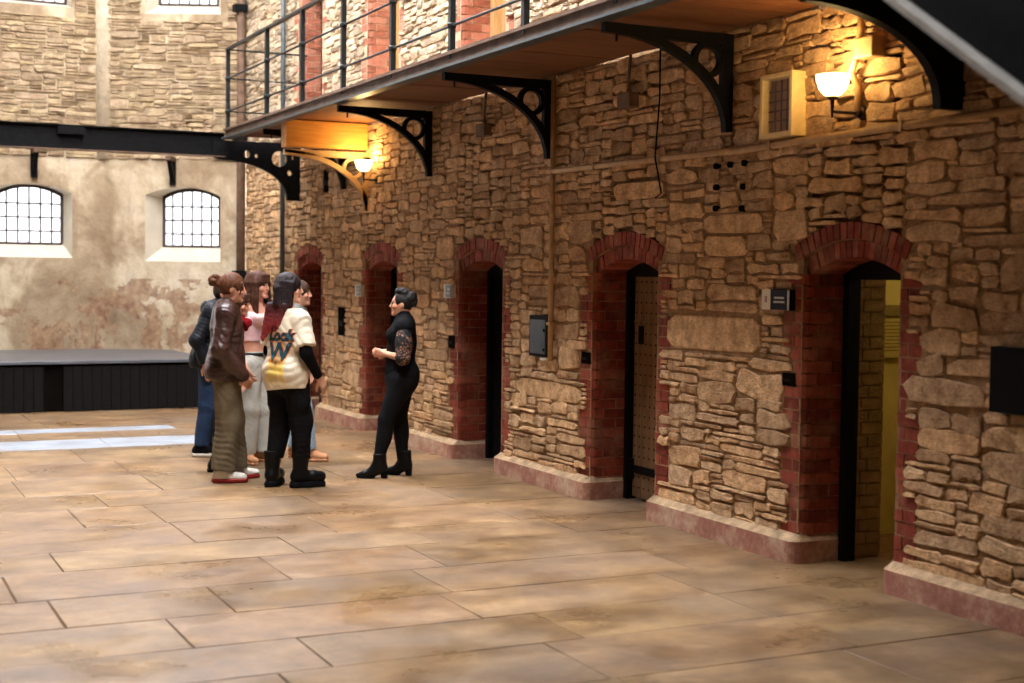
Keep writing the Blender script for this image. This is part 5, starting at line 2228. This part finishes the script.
tee = garment(g, 'tshirt', M['tee'], J, b_, amp=.0085, fr=(46, 40), seed=2.0, cutfn=lambda X, Y, Z: np.maximum(.80 - Z + .015 * np.sin(9 * X), Z - 1.452))
for sd in 'LR':
    garment(g, 'undersleeve', M['black_cotton'], J, lambda f: arm(f, J, sd, (.05, .048, .038), upto=1.98), amp=.003, h=.008, fr=(140, 120))


def b_(f):
    f.limb(J['pelvis'] + [0, 0, .06], J['pelvis'] - [0, .0, .04], .15, .17, .05, (1, .75, 1))
    for sd in 'LR':
        leg(f, J, sd, (.11, .088, .066), upto=1.72)
        k_ = lerp(J['hip' + sd], J['kn' + sd], .62)
        f.ball(k_ + np.array([(-1 if sd == 'L' else 1) * .075, -.01, 0]), (.035, .06, .085), .012)


garment(g, 'cargo_trousers', M['black_denim'], J, b_, amp=.0065, fr=(66, 70), seed=.2)
for sd in 'LR':
    shoe(g, J, sd, M['black_leather'], M['black_cotton'], 'boot', 'boot')
f, R = hair_field(J, below=.55)
hair_cap(f, J, R, .017, hairline=.04)
for i in range(11):
    x = -.085 + i * .017
    f.limb(H_(J, R, x * .7, -.06, .075), H_(J, R, x, -.088, .0), .028, .03, .03)
    f.limb(H_(J, R, x, -.088, .0), H_(J, R, x * 1.12, -.095, -.12), .03, .028, .012)
for sx in (-1, 1):
    for i in range(4):
        f.limb(H_(J, R, sx * .08, .02 - i * .03, .05), H_(J, R, sx * .098, .01 - i * .03, -.13), .024, .024, .01)
b0 = J['neck']
for i in range(12):
    x = -.13 + i * .02
    f.limb(b0 + np.array([x * .75 - .02, -.075, .03]), b0 + np.array([x * .8 - .05, -.125, -.10 - .03 * math.sin(i * 2.3) - .10 * max(0, -x / .13) - .04]), .028, .010, .012)
f.disp(strands(.004, 110))


def hc(V):
    t = np.clip((1.50 - V[:, 2]) / .24, 0, 1)[:, None]
    return np.array([.020, .012, .013]) * (1 - t) + np.array(srgb(150, 52, 50)) * t


field_mesh(f, 'hair', M['hair'], g, hc)


def print_on_back(txt, size, cx, cz, mat, off, name, shear=0.0, ex=0.0):
    cu = bpy.data.curves.new(name, 'FONT')
    cu.body, cu.size, cu.align_x, cu.align_y, cu.shear, cu.offset = txt, size, 'CENTER', 'CENTER', shear, ex
    tmp = bpy.data.objects.new(name, cu)
    COL.objects.link(tmp)
    dg = bpy.context.evaluated_depsgraph_get()
    me = bpy.data.meshes.new_from_object(tmp.evaluated_get(dg))
    bpy.data.objects.remove(tmp)
    bm = bmesh.new()
    bm.from_mesh(me)
    bmesh.ops.triangulate(bm, faces=bm.faces[:])
    for _ in range(5):
        es = [e for e in bm.edges if e.calc_length() > .014]
        if not es:
            break
        bmesh.ops.subdivide_edges(bm, edges=es, cuts=1)
        bmesh.ops.triangulate(bm, faces=bm.faces[:])
    bt = BVHTree.FromPolygons([v.co for v in tee.data.vertices], [tuple(p.vertices) for p in tee.data.polygons])
    for v in bm.verts:
        hit = bt.ray_cast(Vector((cx + v.co.x, -.6, cz + v.co.y)), Vector((0, 1, 0)))
        v.co = Vector((cx + v.co.x, (hit[0].y if hit[0] else -.12) - off, cz + v.co.y))
    bm.to_mesh(me)
    bm.free()
    me.materials.clear()
    me.materials.append(mat)
    return link(name, me, tee)


M['print_teal'] = simple('teal_print', srgb(28, 92, 108), 0.8)
M['print_dark'] = simple('dark_print', srgb(36, 40, 52), 0.8)
M['print_orange'] = simple('orange_print', srgb(206, 112, 40), 0.8)
for mat, ex, off, dx in ((M['print_orange'], .010, .003, .004), (M['print_dark'], .006, .0045, 0), (M['print_teal'], -.001, .006, -.002)):
    print_on_back('Lock', .125, .03 + dx, 1.235, mat, off, 'lettering', .25, ex)
    print_on_back('W', .20, .02 + dx, 1.10, mat, off, 'lettering', .1, ex)

# ---------------------------------------------------------------- black hooded jacket, behind the leather jacket
loc, rz = place((-2.04, 13.30), 4)
g = thing('person', 'person in a black hooded jacket and blue jeans, back half showing past the leather jacket', 'person', loc, None, rz)
J = skeleton(1.66, hyaw=-8, hpitch=6, neck=(0, .02, 1.40), head=(0, .085, 1.53), elR=(.25, -.14, 1.10), wrR=(.24, -.06, .88), elL=(-.25, -.14, 1.10), wrL=(-.24, -.06, .88), pelvis=(0, -.05, .91), hipL=(-.088, -.05, .89), hipR=(.088, -.05, .89), knL=(-.10, -.07, .48), knR=(.1, -.07, .48), anL=(-.105, -.12, .085), anR=(.105, -.12, .085))
build_body(g, J, srgb(216, 160, 132), {'L': ((0, .2, -1), (1, 0, 0), .4), 'R': ((0, .2, -1), (-1, 0, 0), .4)}, h=.007)


def b_(f):
    torso(f, J, .044, k=.06)
    f.limb(J['chest'] + [0, -.03, 0], J['pelvis'] - [0, .0, .02], .17, .19, .06, (1, .9, 1))
    for sd in 'LR':
        arm(f, J, sd, (.078, .068, .05), upto=1.95)


garment(g, 'jacket', M['navy_nylon'], J, b_, amp=.006, cutfn=lambda X, Y, Z: .84 - Z)
garment(g, 'hood', M['navy_nylon'], J, lambda f: (f.limb(J['neck'] + np.array([-.07, -.06, .0]), J['neck'] + np.array([.07, -.06, .0]), .065, .065, .03), f.ball(J['neck'] + np.array([0, -.09, -.02]), (.12, .075, .085), .05)), amp=.006)


def b_(f):
    f.limb(J['pelvis'] + [0, 0, .06], J['pelvis'] - [0, .0, .04], .145, .16, .05, (1, .75, 1))
    for sd in 'LR':
        leg(f, J, sd, (.10, .08, .07), upto=1.96)


garment(g, 'jeans', M['blue_denim'], J, b_, amp=.005, fr=(66, 60), cutfn=lambda X, Y, Z: .06 - Z)
for sd in 'LR':
    shoe(g, J, sd, M['black_cotton'], M['white_rubber'], 'sneaker', 'sneaker')
f, R = hair_field(J)
hair_cap(f, J, R, .013, hairline=.04)
f.disp(strands(.003, 130))
field_mesh(f, 'hair', M['hair'], g, lambda V: np.tile(np.array(srgb(60, 42, 34)), (len(V), 1)))

# ---------------------------------------------------------------- light jeans, hidden behind the T-shirt
loc, rz = place((-1.34, 12.70), -8)
g = thing('person', 'person in light blue jeans and tan shoes hidden behind the printed T-shirt', 'person', loc, None, rz)
J = skeleton(1.66, hyaw=0, pelvis=(0, -.10, .91), waist=(0, -.10, 1.04), chest=(0, -.09, 1.24), neck=(0, -.10, 1.40), head=(0, -.06, 1.54), shL=(-.165, -.11, 1.35), shR=(.165, -.11, 1.35), elL=(-.18, -.13, 1.08), elR=(.18, -.13, 1.08),
             wrL=(-.17, -.02, .87), wrR=(.17, -.02, .87), hipL=(-.088, -.10, .89), hipR=(.088, -.10, .89), knR=(.09, .0, .48), anR=(.09, .045, .085), knL=(-.09, -.08, .48), anL=(-.1, -.12, .085))
build_body(g, J, srgb(220, 164, 138), {'L': ((0, .2, -1), (1, 0, 0), .4), 'R': ((0, .2, -1), (-1, 0, 0), .4)}, h=.007)


def b_(f):
    torso(f, J, .016, k=.06)
    for sd in 'LR':
        arm(f, J, sd, (.062, .054, .045), upto=1.93)


garment(g, 'sweatshirt', M['grey_sweat'], J, b_, amp=.005, cutfn=lambda X, Y, Z: .86 - Z)


def b_(f):
    f.limb(J['pelvis'] + [0, 0, .06], J['pelvis'] - [0, .0, .04], .145, .16, .05, (1, .75, 1))
    for sd in 'LR':
        leg(f, J, sd, (.10, .085, .085), upto=1.95)


garment(g, 'jeans', M['light_denim'], J, b_, amp=.006, fr=(66, 60), cutfn=lambda X, Y, Z: .06 - Z)
for sd in 'LR':
    shoe(g, J, sd, M['tan_suede'], M['tan_suede'], 'shoe', 'shoe')
f, R = hair_field(J)
hair_cap(f, J, R, .013, hairline=.045)
f.disp(strands(.003, 130))
field_mesh(f, 'hair', M['hair'], g, lambda V: np.tile(np.array(srgb(70, 48, 36)), (len(V), 1)))

# ---------------------------------------------------------------- red scarf, looking past the leather jacket
loc, rz = place((-2.21, 12.24), 0)
g = thing('person', 'person in a red scarf whose face shows between the leather jacket and the pink top', 'person', loc, None, rz)
J = skeleton(1.58, head=(0, .11, 1.455), neck=(0, .05, 1.335), chest=(0, .03, 1.18), hyaw=-14, hpitch=8, shL=(-.15, .03, 1.285), shR=(.15, .03, 1.285), elL=(-.18, .0, 1.03), elR=(.18, .0, 1.03), wrL=(-.16, .1, .84), wrR=(.16, .1, .84),
             anR=(.10, -.06, .085), knR=(.09, -.02, .46))
build_body(g, J, srgb(216, 160, 132), {'L': ((0, .2, -1), (1, 0, 0), .4), 'R': ((0, .2, -1), (-1, 0, 0), .4)}, h=.007)
garment(g, 'scarf', M['red_scarf'], J, lambda f: (f.limb(J['neck'] + np.array([-.05, .05, .0]), J['neck'] + np.array([.05, .05, .0]), .042, .042, .02), f.limb(J['neck'] + np.array([0.03, .09, -.01]), J['neck'] + np.array([.05, .14, -.035]), .032, .034, .02), f.limb(J['neck'] + np.array([0.03, .13, -.03]), J['neck'] + np.array([.02, .12, -.09]), .028, .014, .02)), amp=.012)


def b_(f):
    torso(f, J, .018, k=.06)
    for sd in 'LR':
        arm(f, J, sd, (.062, .054, .045), upto=1.93)


garment(g, 'sweatshirt', M['grey_sweat'], J, b_, amp=.005, cutfn=lambda X, Y, Z: .82 - Z)


def b_(f):
    f.limb(J['pelvis'] + [0, 0, .06], J['pelvis'] - [0, .0, .04], .14, .155, .05, (1, .75, 1))
    for sd in 'LR':
        leg(f, J, sd, (.095, .07, .055), upto=1.9)


garment(g, 'trousers', M['black_denim'], J, b_, amp=.004, fr=(66, 60))
for sd in 'LR':
    shoe(g, J, sd, M['black_leather'], M['black_cotton'], 'sneaker', 'shoe')
f, R = hair_field(J)
hair_cap(f, J, R, .014, hairline=.036)
for i in range(9):
    x = -.052 + i * .013
    f.limb(H_(J, R, x * .8, .07, .10), H_(J, R, x, .096 - abs(x) * .35, .04), .013, .008, .006)
for sx in (-1, 1):
    for i in range(4):
        f.limb(H_(J, R, sx * .078, .03 - i * .03, .05), H_(J, R, sx * .085, .03 - i * .03, -.09), .022, .016, .01)
f.disp(strands(.003, 130))
field_mesh(f, 'hair', M['hair'], g, lambda V: np.tile(np.array(srgb(88, 58, 42)), (len(V), 1)))
